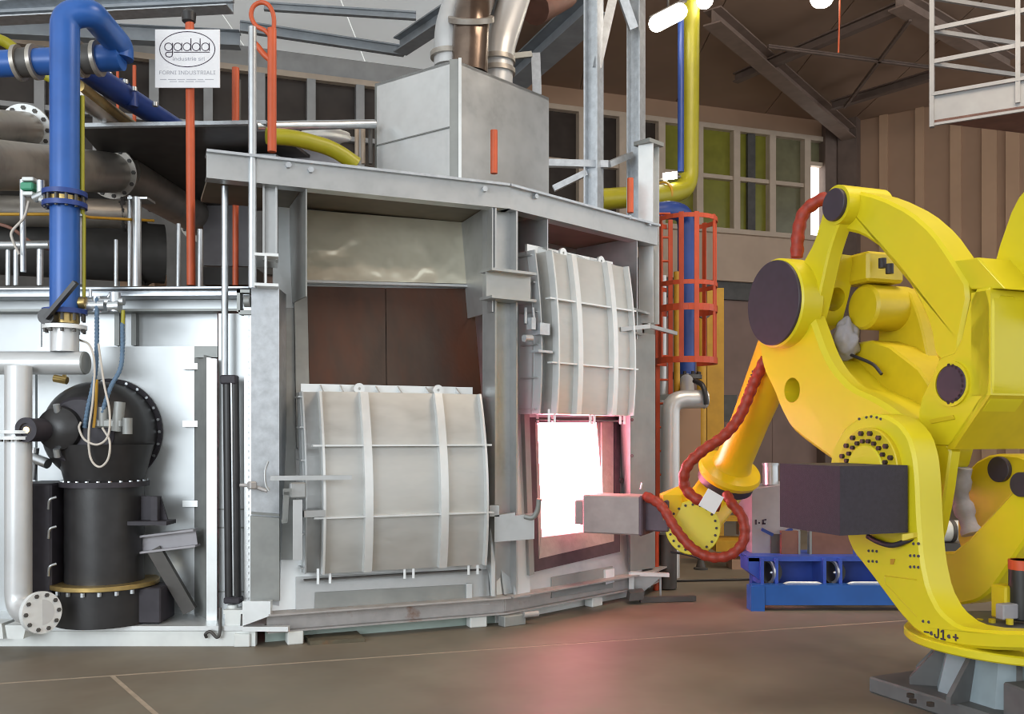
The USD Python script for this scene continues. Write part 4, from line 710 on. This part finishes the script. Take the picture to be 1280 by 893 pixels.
pole(877,362,680,13.5,.07,'orange yellow upright post right of the cage, the left one of two','yellow_post'); one('yellow_column', hexa([P(884,360,14),P(905,360,14),P(905,690,14)*A3(1,1,0),P(884,690,14)*A3(1,1,0)],(0,.25,0)), 'yellow_post', 'flat orange yellow column on the rear wall right of the cage', 'column', smooth=False)
one('wall_box', hexa([P(905,494,17),P(921,494,17),P(921,527,17),P(905,527,17)],(0,.3,0)), 'dark_steel', 'dark box on the rear wall right of the yellow column', 'box', smooth=False)
one('rear_machine', hexa([P(846,512,12),P(876,508,12),P(876,690,12)*A3(1,1,0),P(846,690,12)*A3(1,1,0)],(0,.5,0)), 'wall_paint', 'tan cabinet side behind the grey white pipe', 'cabinet', smooth=False)
pole(834,668,735,9.6,.10,'dark purple brown post at the furnace corner below the gripper','dark_steel'); pole(820,640,738,9.5,.03,'thin red brown upright at the furnace corner','cage_orange')
one('trailing_cable', tube(curve([P(838,690,9.4),P(860,694,9.3),P(880,700,9.2)]),.012), 'black_paint', 'thin black cable hanging under the red hose', 'cable')
one('floor_cone', lathe([(.085,0),(.085,.02),(.06,.03),(.03,.13),(.02,.16),(0,.16)], PZ(876,712,0), A3(0,0,1)), 'dark_steel', 'small dark cone standing on the floor behind the red hose', 'cone')
one('floor_cable', tube([PZ(815,727,.015),PZ(960,724,.015),PZ(1000,726,.015)],.012), 'black_paint', 'thin dark line lying on the floor behind the gripper', 'cable')
# corner bracket and floor things
T = Thing('corner_bracket', 'triangular steel bracket with a thin stand at the right foot of the furnace', 'bracket'); YK = 9.0
T.part('plate', hexa([P(792,720,YK),P(829,720,YK),P(802,742,YK),P(794,742,YK)],(0,.05,0)), 'silver', smooth=False); T.part('top_bar', bar(P(788,717,YK-.03),P(836,719,YK-.03),.07,.035), 'silver_bright', smooth=False); T.part('side_bar', bar(P(789,716,YK-.03),P(789,745,YK-.03),.05,.04), 'silver_bright', smooth=False)
T.part('stand', cat([bar(P(825.5,722,YK+.05),P(825.5,751,YK+.05),.02,.02), bar(P(803,750,YK+.05),P(827,751,YK+.05),.02,.02)]), 'silver', smooth=False); T.part('foot', hexa([P(788,742,8.7),P(806,740,8.7),P(804,750,8.7),P(786,752,8.7)],(0,.2,0)), 'dark_steel', smooth=False)
one('floor_bar', bar(PZ(800,750,.03),PZ(869,748,.03),.06,.05), 'dark_steel', 'flat dark bar lying on the floor right of the furnace foot', 'bar', smooth=False)
b4 = [PZ(373,792,.0),PZ(440,788,.0),PZ(456,803,.0),PZ(388,807,.0)]
one('floor_board', hexa(b4,(0,0,.03)), 'board', 'dark worn board lying on the floor in front of the closed door', 'board', smooth=False)
T = Thing('track_roller', 'grey roller block between the floor and the ring beam below the glowing mouth', 'roller'); c = PZ(640,781,0); T.part('block', box(c+A3(0,-.02,.045),(.22,.1,.09),.6,.006), 'grey_steel'); T.part('pin', cyl(c+A3(.1,-.02,.085),c+A3(.22,.04,.085),.025), 'rusty_edge')
# ------------------------------------------------------------------ blue cart with its load
T = Thing('cart', 'low blue steel cart frame with wheels on the floor behind the robot', 'cart'); Yk = 8.4
def kp(x0,y0,x1,y1,Y,T_): return hexa([P(x0,y0,Y),P(x1,y0,Y),P(x1,y1,Y),P(x0,y1,Y)],(0,T_,0))
T.part('lower_beam', kp(940,732,1180,757,Yk,.12), 'blue_paint', smooth=False, label='bright blue lower beam'); T.part('foot', kp(939,734,956,766,Yk-.02,.16), 'blue_paint', smooth=False)
T.part('upper_beam', cat([kp(936,696,1180,702,Yk+.15,.5), kp(940,702,1180,731,Yk+.42,.1)]), 'cart_blue', smooth=False); T.part('end_plate', hexa([P(935,698,Yk+.15),P(953,698,Yk+.15),P(953,728,Yk+.15),P(936,715,Yk+.15)],(0,.3,0)), 'cart_blue', smooth=False)
for x in (953,971,1031,1051,1112): T.part('rib', kp(x-2,699,x+2,732,Yk+.1,.3), 'cart_blue', smooth=False)
for x in (961,1040): 
    w = T.part('wheel', cyl(P(x+3,715,Yk+.2),P(x-3,715,Yk+.28),.115,n=28), 'black_paint'); T.part('rim', ringm(P(x-1,715,Yk+.2),A3(-.95,-.3,0),.09,.115,.02), 'steel_tube', w); T.part('axle', cyl(P(x,716,Yk+.22),P(x+8,716,Yk+.2),.02), 'steel_tube', w)
for x0, x1 in ((978,1029),(1058,1110)): T.part('tie_rod', tube(bend([P(x0,732,Yk+.1),P(x0+6,729,Yk+.1),P(x1-6,729,Yk+.1),P(x1,733,Yk+.1)],.03),.014), 'silver_bright')
T = Thing('load_box', 'grey box with small dark marks standing on the blue cart', 'box'); T.part('body', hexa([P(940,612,8.8),P(1000,604,8.8),P(1000,696,8.8),P(940,696,8.8)],(0,.5,0)), 'machine_grey', smooth=False)
T.part('marking', cat([kp(944,650,946,656,8.79,.006), kp(948,653,950,655,8.79,.006), hexa([P(953,650,8.79),P(958,649,8.79),P(958,651,8.79),P(955,651,8.79)],(0,.006,0)), hexa([P(953,650,8.79),P(955,651,8.79),P(955,655,8.79),P(953,655,8.79)],(0,.006,0)), hexa([P(953,654,8.79),P(957,654,8.79),P(957,656,8.79),P(953,656,8.79)],(0,.006,0))]), 'ink', smooth=False)
T.part('dark_gap', kp(964,668,976,695,8.78,.02), 'dark_steel', smooth=False)
T = Thing('cart_plate', 'brown flat plate leaning on the blue cart, left one under the dark motor box', 'plate'); T.part('sheet', kp(977,664,999,695,8.72,.06), 'brown_plate', smooth=False); T.part('edge', kp(998,664,1000.5,695,8.71,.07), 'silver_dull', smooth=False)
T = Thing('cart_plate', 'brown flat plate on the blue cart just left of the yellow robot base', 'plate'); T.part('sheet', kp(1015,662,1066,696,8.72,.06), 'brown_plate', smooth=False); T.part('edge', kp(1012,662,1015,696,8.71,.07), 'silver_dull', smooth=False)
one('cart_strut', cat([bar(P(952,662,8.75),P(966,669,8.75),.03,.03), bar(P(990,661,8.75),P(976,669,8.75),.03,.03)]), 'blue_deep', 'dark blue forked strut on the front of the grey box', 'strut', smooth=False)
T = Thing('metal_canister', 'shiny steel canister on the grey box behind the robot forearm', 'canister'); T.part('body', cyl(P(963,606,9.0),P(963,582,9.0),.075), 'steel_tube'); T.part('lid', cyl(P(963,582,9.0),P(963,579,9.0),.08), 'galvanised')
one('rear_bench', cat([kp(895,676,945,690,11.0,.5), kp(880,648,948,652,11.2,.4), kp(936,650,943,712,11,.1)]), 'yellow_post', 'brown bench edge behind the red hose', 'bench', smooth=False)
one('far_box', kp(930,620,975,672,11.5,.4), 'wall_paint', 'tan block behind the red hose and the grey box', 'box', smooth=False)
one('rear_table', cat([kp(915,700,950,728,11,.3)]), 'wall_paint', 'pale low block on the floor left of the blue cart', 'block', smooth=False)
T = Thing('white_drum', 'white roll on a dark stand seen through the robot', 'drum'); T.part('roll', cyl(P(1160,664,7.8),P(1206,664,7.8),.09), 'dirty_white'); T.part('band', cyl(P(1186,664,7.8),P(1191,664,7.8),.095), 'dark_steel'); T.part('stand', kp(1172,680,1200,700,7.7,.2), 'dark_steel', smooth=False); T.part('leg', kp(1183,650,1187,760,7.85,.1), 'dark_steel', smooth=False)
# ------------------------------------------------------------------ the yellow robot: everything lies parallel to one swing plane
RB = A3(3.0, 5.4, 0); RNn = nrm(A3(-.9397,-.342,0)); RE = nrm(A3(-.342,.9397,0)); RZ = A3(0,0,1)
def rp(px, py, off):
    r = (px-640)/F; c = RB+RNn*off; s = (r*c[1]-c[0])/(RE[0]-r*RE[1]); return s, CH+(HZ-py)/F*(c+RE*s)[1]
def r3(px, py, off): s, z = rp(px, py, off); return RB+RNn*off+RE*s+RZ*z
def rplate(pts, off, T_, c=.018, sm=1):
    pl = chaikin(pts, sm, .2) if sm else pts
    return prism([rp(x,y,off) for x,y in pl], RB+RNn*off, RE, RZ, -RNn, T_, c)
def rdisc(x, y, r_or, off, T_, ch=.006): c = r3(x,y,off); return cyl(c-RNn*T_, c, r_or, n=44, ch=ch)
RO = Thing('robot', 'huge yellow industrial robot reaching into the furnace', 'robot')
YR = 'yellow_robot'
# pedestal
RO.part('base_plate', box(RB+A3(0,0,.05),(1.15,1.25,.10),.42,.012), 'robot_base_dark', smooth=False); RO.part('pedestal', cyl(RB+A3(0,0,.1),RB+A3(0,0,.385),.50,.43,8), 'robot_base', smooth=False)
for a in (2.35,2.9,3.6,4.2,5.0): d_ = A3(math.cos(a),math.sin(a),0); p = RB+d_*.42; RO.part('gusset', hexa([p+RZ*.1,p+d_*.2+RZ*.1,p+d_*.2+RZ*.14,p+RZ*.38],np.cross(d_,RZ)*.03), 'robot_base_dark', smooth=False)
cb = box(A3(2.86,4.86,.17),(.42,.24,.22),.2,.01); RO.part('connector_box', cb, 'robot_base_dark', smooth=False)
for x, y in ((1138,872),(1141,879),(1163,883)): p = PZ(x,y,.1); RO.part('base_bolt', cyl(p, p+RZ*.02, .022, n=6), 'bolt')
RO.part('swivel_ring', cyl(RB+RZ*.385,RB+RZ*.435,.645,n=72,ch=.008), 'yellow_robot'); RO.part('swivel_groove', cyl(RB+RZ*.435,RB+RZ*.475,.45,n=60), 'bolt')
# carriage: near side plate with the J2 bearing
car = [(1036,583),(1040,560),(1052,538),(1070,523),(1090,517),(1108,520),(1124,530),(1136,546),(1143,570),(1146,600),(1148,650),(1152,700),(1160,738),(1174,765),(1196,783),(1230,789),(1330,790),(1330,816),(1215,812),(1165,803),(1135,783),(1078,706),(1066,692),(1057,671),(1056,640),(1040,615)]
RO.part('carriage_side', rplate(car,.58,.20), YR)
RO.part('carriage_floor', cyl(RB+RZ*.47,RB+RZ*.485,.46,n=60), 'robot_base_dark')
g = rp(1087,584,.50); gc = r3(1088,587,.585)
RO.part('bearing_cover', cyl(gc-RNn*.01,gc+RNn*.03,.262,n=48,ch=.006), 'yellow_darker'); RO.part('bearing_hub', cyl(gc,gc+RNn*.05,.155,n=40,ch=.008), YR)
for R_, n_, r_ in ((.228,18,.017),(.178,22,.015)): RO.part('bolt_circle', bolts(gc+RNn*.02,RNn,R_,n_,r_,.03), 'bolt', kind='stuff')
txt = meshkit.text_mesh('J1', .055, .002, True)
def lay(m, o, ex, ey, ez): m = m.copy(); v = m.vertices; m.vertices = np.asarray(o)+np.outer(v[:,0],ex)+np.outer(v[:,1],ey)+np.outer(v[:,2],ez); return fix(m)
o_ = r3(1167,797,.582); RO.part('axis_marking', cat([lay(txt,o_,-RE,RZ,RNn), hexa([r3(1155,789,.582),r3(1161,790,.582),r3(1161,792,.582),r3(1155,791,.582)],RNn*.002), lay(meshkit.text_mesh('+',.055,.002,True),r3(1190,801,.582),-RE,RZ,RNn), cyl(r3(1164.5,792,.581),r3(1164.5,792,.584),.012,n=12), cyl(r3(1186.5,796,.581),r3(1186.5,796,.584),.012,n=12)]), 'ink', smooth=False)
dots = [(x,y) for x0,y0 in ((1086,689),(1086,702),(1138,695),(1138,709)) for x,y in ((x0,y0),(x0+5,y0),(x0+10,y0+.5))]+[(1074,524),(1083,522),(1089,521),(1096,522),(1101,524),(1154,777),(1161,778),(1142,680),(1148,680)]
RO.part('rivet_dots', cat([cyl(r3(x,y,.578),r3(x,y,.584),.009,n=8) for x,y in dots]), 'ink', kind='stuff')
RO.part('groove', tube([r3(1106,720,.58),r3(1146,725,.58)],.004,6), 'yellow_darker'); RO.part('groove', tube([r3(1106,722,.58),r3(1107,730,.58),r3(1146,771,.58)],.004,6), 'yellow_darker')
RO.part('warning_mark', hexa([r3(1113,699,.582),r3(1119,699,.582),r3(1117,706,.582),r3(1113,706,.582)],RNn*.002), 'yellow_post', smooth=False)
wh = r3(1128,650,.72)
# motor box with its two faces
s0, z0 = rp(1138,583,.58); q0_ = RB+RNn*.58+RE*s0
def along(q, d, px): r = (px-640)/F; return (r*q[1]-q[0])/(d[0]-r*d[1])
tb = along(q0_, RNn, 1050); q1_ = q0_+RNn*tb; sb = along(q1_, RE, 975); zb_ = CH-(670-HZ)/F*q1_[1]; zt3 = CH-(583-HZ)/F*q1_[1]
RO.part('motor_box', hexa([q0_+RNn*.02+RZ*zt3, q0_+RNn*.02+RE*sb+RZ*zt3, q0_+RNn*.02+RE*sb+RZ*zb_, q0_+RNn*.02+RZ*zb_], RNn*(tb-.02)), 'box_dark', smooth=False, label='dark cover box over the shoulder motor')
RO.part('motor_cable', tube(curve([r3(1085,671,.6),r3(1098,678,.62),r3(1115,682,.62),r3(1132,677,.6),r3(1146,670,.56)]),.016), 'black_matt'); RO.part('cable_clamp', hexa([r3(1136,668,.6),r3(1150,666,.56),r3(1150,672,.56),r3(1136,676,.6)],RNn*.05), 'yellow_darker', smooth=False)
# lower arm (J2) with the big elbow disc
arm = [(946,420),(952,462),(966,490),(974,512),(986,535),(1006,552),(1042,578),(1060,610),(1105,612),(1140,590),(1148,556),(1140,530),(1098,500),(1062,484),(1042,462),(1030,440),(1016,400),(1000,360),(985,335),(965,328),(948,345)]
def cut(m, *ts):
    return trimesh.boolean.difference([m]+list(ts), engine='manifold')
hc = r3(990,488,.28); RO.part('lower_arm', cut(rplate(arm,.28,.15,.03), cyl(hc-RNn*.3,hc+RNn*.1,.095,n=36)), YR)
RO.part('arm_body', cut(rplate([(958,462),(968,490),(976,512),(988,535),(1008,551),(1042,576),(1060,608),(1105,610),(1138,588),(1146,556),(1138,532),(1098,502),(1060,486),(1040,464),(1024,448),(985,450)],.14,.52,.03), cyl(hc-RNn*.3,hc+RNn*.1,.095,n=36)), YR)
ed_ = r3(967,379,.40); RO.part('elbow_hub', cyl(ed_-RNn*.20,ed_-RNn*.01,.338,n=56,ch=.012), YR); RO.part('elbow_disc', cyl(ed_-RNn*.02,ed_+RNn*.012,.322,n=56,ch=.004), 'cover_disc', label='big dark elbow cover disc')
for x, y in ((1064,449),(1105,447),(1070,466),(1130,490),(1142,470)): pass
# rocker of the elbow rising to the upper pivot
rock = [(990,352),(1003,328),(1017,303),(1027,270),(1031,250),(1038,239),(1049,238),(1056,250),(1053,268),(1043,292),(1035,318),(1026,360),(1016,402),(1004,412)]
RO.part('rocker_cheek', rplate(rock,.25,.13,.014), YR); RO.part('rocker_cheek', rplate(rock,-.10,.12,.014), YR)
rb_ = rplate([(996,350),(1026,316),(1038,318),(1031,360),(1020,404),(1004,414)],.13,.24,.006); hc = r3(1027,378,.01); RO.part('rocker_body', cut(rb_, cyl(hc-RE*.3,hc+RE*.12,.085,n=32)), YR)
ud = r3(1043,256,.27); RO.part('pivot_disc', cyl(ud-RNn*.03,ud+RNn*.015,.115,n=44,ch=.004), 'cover_disc'); RO.part('pivot_eye', cyl(ud-RNn*.4,ud-RNn*.015,.14,n=40), YR)
# curved upper link
link = [(1046,237),(1064,237),(1100,246),(1138,265),(1166,290),(1190,325),(1212,361),(1200,420),(1197,445),(1180,455),(1167,445),(1162,410),(1146,372),(1124,336),(1102,311),(1076,293),(1050,287),(1040,262)]
RO.part('curved_link', rplate(link,.16,.22,.02), YR)
RO.part('link_block', rplate([(1190,326),(1222,322),(1256,361),(1213,362)],.14,.42,.008,0), 'yellow_robot', smooth=False)
# rear lever casting with slot
cast = [(1167,462),(1172,446),(1196,438),(1213,362),(1240,358),(1240,470),(1238,496),(1214,528),(1192,560),(1170,560),(1146,556),(1146,505)]
RO.part('rear_lever', rplate(cast,.17,.30,.02), YR)
RO.part('lever_tongue', rplate([(1144,540),(1190,550),(1180,625),(1170,672),(1158,690),(1146,640),(1142,580)],.16,.09,.012), YR)
s1, z1 = rp(1238,362,.17); s2, z2 = rp(1238,494,.17); sm_ = min(s1,s2)
lf = hexa([RB+RNn*.17+RE*sm_+RZ*z1,RB+RNn*.17+RE*sm_+RZ*z2,RB-RNn*.75+RE*sm_+RZ*z2,RB-RNn*.75+RE*sm_+RZ*z1],RE*.14)
qs = RB+RNn*.17+RE*sm_; ta, tb2 = along(qs,-RNn,1249), along(qs,-RNn,1269); qm = qs-RNn*(ta+tb2)/2; za, zb2 = CH+(HZ-370)/F*qm[1], CH+(HZ-458)/F*qm[1]
RO.part('lever_front', cut(lf, box(qm+RZ*(za+zb2)/2,(tb2-ta,.16,za-zb2),0,.012,ax=[-RNn,RE,RZ])), YR, smooth=False)
RO.part('lever_flank', hexa([RB+RNn*.17+RE*s2+RZ*z2,r3(1192,562,.17),r3(1192,562,.17)-RNn*.62,RB-RNn*.6+RE*s2+RZ*z2],RE*.06), 'yellow_darker', smooth=False)
ld = r3(1190,480,.18); RO.part('lever_disc', cyl(ld-RNn*.02,ld+RNn*.012,.115,n=44,ch=.004), 'cover_disc'); RO.part('lever_rim', ringm(ld-RNn*.002+RE*.01,RNn,.115,.14,.02,44), YR); RO.part('lever_bolts', bolts(ld+RE*.02,RNn,.115,12,.012,.012,1.6,4.7,False), 'bolt', kind='stuff')
RO.part('lever_groove', hexa([r3(1162,525,.172),r3(1192,519,.172),r3(1194,524,.172),r3(1164,530,.172)],RNn*.006), 'yellow_darker', smooth=False)
RO.part('counter_arm', rplate([(1236,362),(1243,318),(1266,252),(1290,225),(1340,225),(1340,380),(1290,400)],-.12,.3,.02), YR)
# inner column pieces seen between the arms
RO.part('arm_shelf', rplate([(1045,432),(1100,424),(1160,470),(1166,520),(1130,520),(1080,480),(1040,452)],-.20,.35,.015), 'yellow_darker')
RO.part('motor_block', box(r3(1090,338,-.25),(.34,.30,.22),0,.02,ax=[RNn,RE,RZ]), 'yellow_darker', smooth=False); mt = r3(1098,385,-.3); RO.part('motor_barrel', cyl(mt-RNn*.25,mt+RNn*.15,.17,n=36,ch=.02), 'yellow_darker'); RO.part('motor_mount', rplate([(1100,360),(1135,360),(1150,400),(1165,470),(1130,500),(1095,470)],-.45,.15,.012), 'yellow_darker')
for x,y in ((1076,326),(1088,323),(1103,330),(1112,337)): c = r3(x,y,-.15); RO.part('motor_plug', cyl(c-RZ*.03,c+RZ*.04,.028,n=14), 'black_matt')
RO.part('arm_cable', tube(curve([r3(1064,444,-.1),r3(1090,455,-.1),r3(1102,468,-.1)]),.012), 'black_matt')
m = trimesh.creation.icosphere(3,1); m.vertices = m.vertices*A3(.10,.09,.16)*(1+.5*(meshkit.noise(m.vertices*2.2,5)[:,None]-.5))+r3(1058,425,-.1); RO.part('cable_sleeve', m, 'cloth', label='grey cloth sleeve in the elbow')
# far side of the carriage
far = [(1172,690),(1196,690),(1268,612),(1292,585),(1340,585),(1340,600),(1292,660),(1240,738),(1222,752),(1196,757),(1172,752)]
RO.part('carriage_inner', rplate(far,-.15,.22,.015), 'yellow_robot')
RO.part('far_lever', rplate([(1196,612),(1215,580),(1240,567),(1280,570),(1300,590),(1270,640),(1225,690),(1196,690)],-.5,.25,.015), 'yellow_darker')  # far lever sits in shade, put into its darker yellow
for x,y,r_,o in ((1249,587,.085,-.48),(1277,606,.075,-.13)): c = r3(x,y,o); RO.part('far_disc', cyl(c-RNn*.02,c+RNn*.015,r_,n=36,ch=.004), 'cover_disc')
m = tube(curve([r3(1205,585,-.3),r3(1200,615,-.3),r3(1206,640,-.3),r3(1215,668,-.3)]),.06,16,.12,3); RO.part('hose_sleeve', m, 'cloth', label='grey cloth sleeve hanging inside the base')
RO.part('swivel_motor', cyl(r3(1278,775,-.05),r3(1278,700,-.05),.075,n=28,ch=.01), 'black_paint'); RO.part('motor_cap', cyl(r3(1278,712,-.05),r3(1278,700,-.05),.077,n=28), 'cage_orange'); RO.part('gear_cover', box(r3(1256,752,.0),(.11,.11,.2),0,.01,ax=[RNn,RE,RZ]), 'yellow_darker', smooth=False)
for x in (1225,1240,1262): RO.part('floor_bolt', cyl(r3(x,781,.1),r3(x,774,.1),.02,n=8), 'yellow_darker')
RO.part('gear_plate', box(r3(1262,764,.05),(.16,.06,.09),0,.006,ax=[RNn,RE,RZ]), 'machine_grey', smooth=False)
# forearm and wrist
f0, f1 = r3(985,410,.0), r3(911,592,.0); fd = nrm(f1-f0); L_ = np.linalg.norm(f1-f0)
RO.part('forearm', lathe([(0,0),(.185,0),(.185,.2),(.16,L_*.6),(.16,L_-.16),(.18,L_-.09),(.27,L_-.06),(.285,L_-.02),(.27,L_+.02),(0,L_+.03)], f0, fd, 44), 'forearm_yellow'); RO.part('wrist_collar', lathe([(0,L_+.02),(.255,L_+.02),(.255,L_+.10),(.20,L_+.11),(0,L_+.11)], f0, fd, 44), 'cover_disc')
w0_ = f0+fd*(L_+.1); wc_ = P(866,660,8.05)
RO.part('wrist', cat([trimesh.convex.convex_hull(np.vstack([cyl(w0_-fd*.02,w0_+fd*.06,.20,n=24).vertices, cyl(P(866,658,8.02),P(866,658,8.3),.20,n=24).vertices]))]), 'forearm_yellow'); fx = nrm(A3(-.2,-.97,0.1))
RO.part('wrist_flange', cyl(wc_,wc_+fx*.09,.235,n=44,ch=.006), YR); RO.part('wrist_bolts', bolts(wc_+fx*.07,fx,.20,20,.012,.03), 'bolt', kind='stuff')
RO.part('wrist_horn', trimesh.convex.convex_hull(np.vstack([cyl(P(846,618,8.1),P(856,614,8.2),.06,n=16).vertices, box(P(838,634,8.1),(.16,.2,.22)).vertices])), 'forearm_yellow', smooth=False)
d2 = nrm(np.cross(fd, RNn))
nn_ = nrm(np.cross(fd, A3(.15,1,.1))); nn_ = nn_ if nn_[0] < 0 else -nn_
mk_ = [f0+fd*(L_*.28+.032*i)+nrm(nn_+A3(0,-.75,0)-fd*(A3(0,-.75,0)@fd))*(.1735-.0008*i) for i in range(9)]
RO.part('arm_marking', cat([box(p,(.016,.016,.012 if i%3 else .02),.5) for i, p in enumerate(mk_)]), 'ink', kind='stuff')
T = Thing('dress_hose', 'red corrugated hose bundle looping from the forearm around the wrist', 'hose')
hz = lambda *p: [P(*q) for q in p]
T.part('hose', tube(curve(hz((957,448,7.45),(942,480,7.55),(925,520,7.6),(905,545,7.6),(878,564,7.6),(858,585,7.62),(856,608,7.66),(872,625,7.62),(900,634,7.6)),8),.045,14,.07), 'hose_red')
one('gripper_hose', tube(curve(hz((806,620,8.0),(826,632,7.88),(845,662,7.78),(866,686,7.7),(890,697,7.65),(915,693,7.62),(930,674,7.62),(928,648,7.64),(915,630,7.7),(908,618,7.8)),8),.043,14,.07), 'hose_red', 'red hose loop hanging from the gripper to the wrist', 'hose')
one('upper_hose', tube(curve(hz((996,322,7.3),(998,290,7.3),(1005,266,7.3),(1020,253,7.25),(1034,247,7.2)),8),.05,14,.06), 'hose_red', 'red hose arching over the elbow of the robot', 'hose')
one('tag', box(P(889,627,7.5),(.15,.006,.16),0,.0015,ax=[[.86,0,-.5],[0,1,0],[.5,0,.86]]), 'paper', 'white paper tag hanging on the red hose at the wrist', 'tag', smooth=False)
# gripper
T = Thing('gripper', 'heavy blunt gripper head reaching into the glowing mouth', 'gripper')
g0, g1 = P(728,641,8.2), P(801,640,7.98); gd = nrm(g1-g0); gn = nrm(np.cross(gd,(0,0,1))); gl = np.linalg.norm(g1-g0)
def gb(a0, a1, d0, d1, z0, z1, m, nm, ch=.012):
    c = A3(g0[0],g0[1],0)+gd*A3(1,1,0)*(a0+a1)/2-gn*(d0+d1)/2*1; c[2] = (z0+z1)/2; T.part(nm, box(c,(a1-a0,abs(d1-d0),z1-z0),math.atan2(gd[1],gd[0]),ch), m, smooth=False)
zt2, zb3 = 1.6-(620-545)/F*8.1, 1.6-(668-545)/F*8.1
if gn[1] > 0: gn = -gn
gb(0,gl,0,.36,zb3,zt2,'gripper','body'); gb(-.09,0.0,.03,.30,zb3+.07,zt2-.05,'gripper','jaw'); gb(gl,gl+.22,.1,.32,zb3+.03,zt2-.03,'gripper_dark','mount'); gb(gl-.02,gl+.015,-.01,.37,zb3-.005,zt2+.005,'gripper_dark','mount_plate')
T.part('eyebolt', tube([P(801,612,8.1),P(803,604,8.1)],.01), 'silver')
# ------------------------------------------------------------------ walkway at top right
T = Thing('walkway', 'grey railed walkway hanging at the top right corner', 'walkway'); YQ = 11.0
wc0 = P(1165,157,YQ); wf = P(1300,79,10.4); dfr = nrm(A3(.86,-.51,0)); dsd = nrm(A3(.96,.28,0)); zz = wc0[2]
def wp(t, z, d=dfr): return A3(wc0[0],wc0[1],0)+d*t+A3(0,0,z)
T.part('kick_plate', hexa([wp(0,zz),wp(3,zz),wp(3,zz+.40),wp(0,zz+.40)],(.02,.03,0)), 'walkway', smooth=False); T.part('kick_lip', bar(wp(0,zz+.36),wp(3,zz+.36),.08,.03), 'walkway', smooth=False)
T.part('floor_plate', hexa([wp(.02,zz+.03),wp(3,zz+.03),wp(3,zz+.03)+A3(2,1.6,0),wp(2.0,zz+.03,dsd)],(0,0,.03)), 'brown_plate', smooth=False)
for t in (0.0,.9,1.8): T.part('post', bar(wp(t,zz-.02 if t==0 else zz+.1),wp(t,zz+2.0),.07,.05,dfr), 'walkway', smooth=False)
for z in (.76,1.15,1.55): T.part('rail', bar(wp(0,zz+z),wp(3,zz+z),.04,.05), 'walkway', smooth=False); T.part('rail', bar(wp(0,zz+z-.02,dsd),wp(2.0,zz+z-.02,dsd),.04,.05), 'walkway', smooth=False)
# ------------------------------------------------------------------ lamps
def lamp(a, b, Y, r, lab):
    T = Thing('hall_lamp', lab, 'lamp'); p, q = P(*a,Y), P(*b,Y); d=nrm(q-p); L = np.linalg.norm(q-p); T.part('tube', lathe([(r*math.sin(a),r-r*math.cos(a)) for a in np.linspace(0,math.pi/2,7)]+[(r*math.sin(a),L-r-r*math.cos(a)) for a in np.linspace(math.pi/2,math.pi,7)],p,d,20), 'lamp_glow'); T.part('housing', bar(p+A3(0,0,r*1.02),q+A3(0,0,r*1.02),r*.7,.04), 'dark_steel', smooth=False); T.part('hanger', tube([(p+q)/2+A3(0,0,r),(p+q)/2+A3(0,0,2.5)],.015), 'dark_steel')
lamp((812,34),(858,10),12.4,.11,'long glowing lamp beside the yellow pipe'); lamp((872,6),(890,-4),12.8,.11,'glowing lamp cut by the top edge right of the yellow pipe'); lamp((1013,-2),(1042,-6),13.5,.16,'round glowing lamp at the top edge over the brown roof')
one('lamp_pull', tube([P(1050,0,13.4),P(1048,66,13.4)],.012), 'orange', 'thin orange pull rod hanging beside the round lamp', 'rod')
flush()
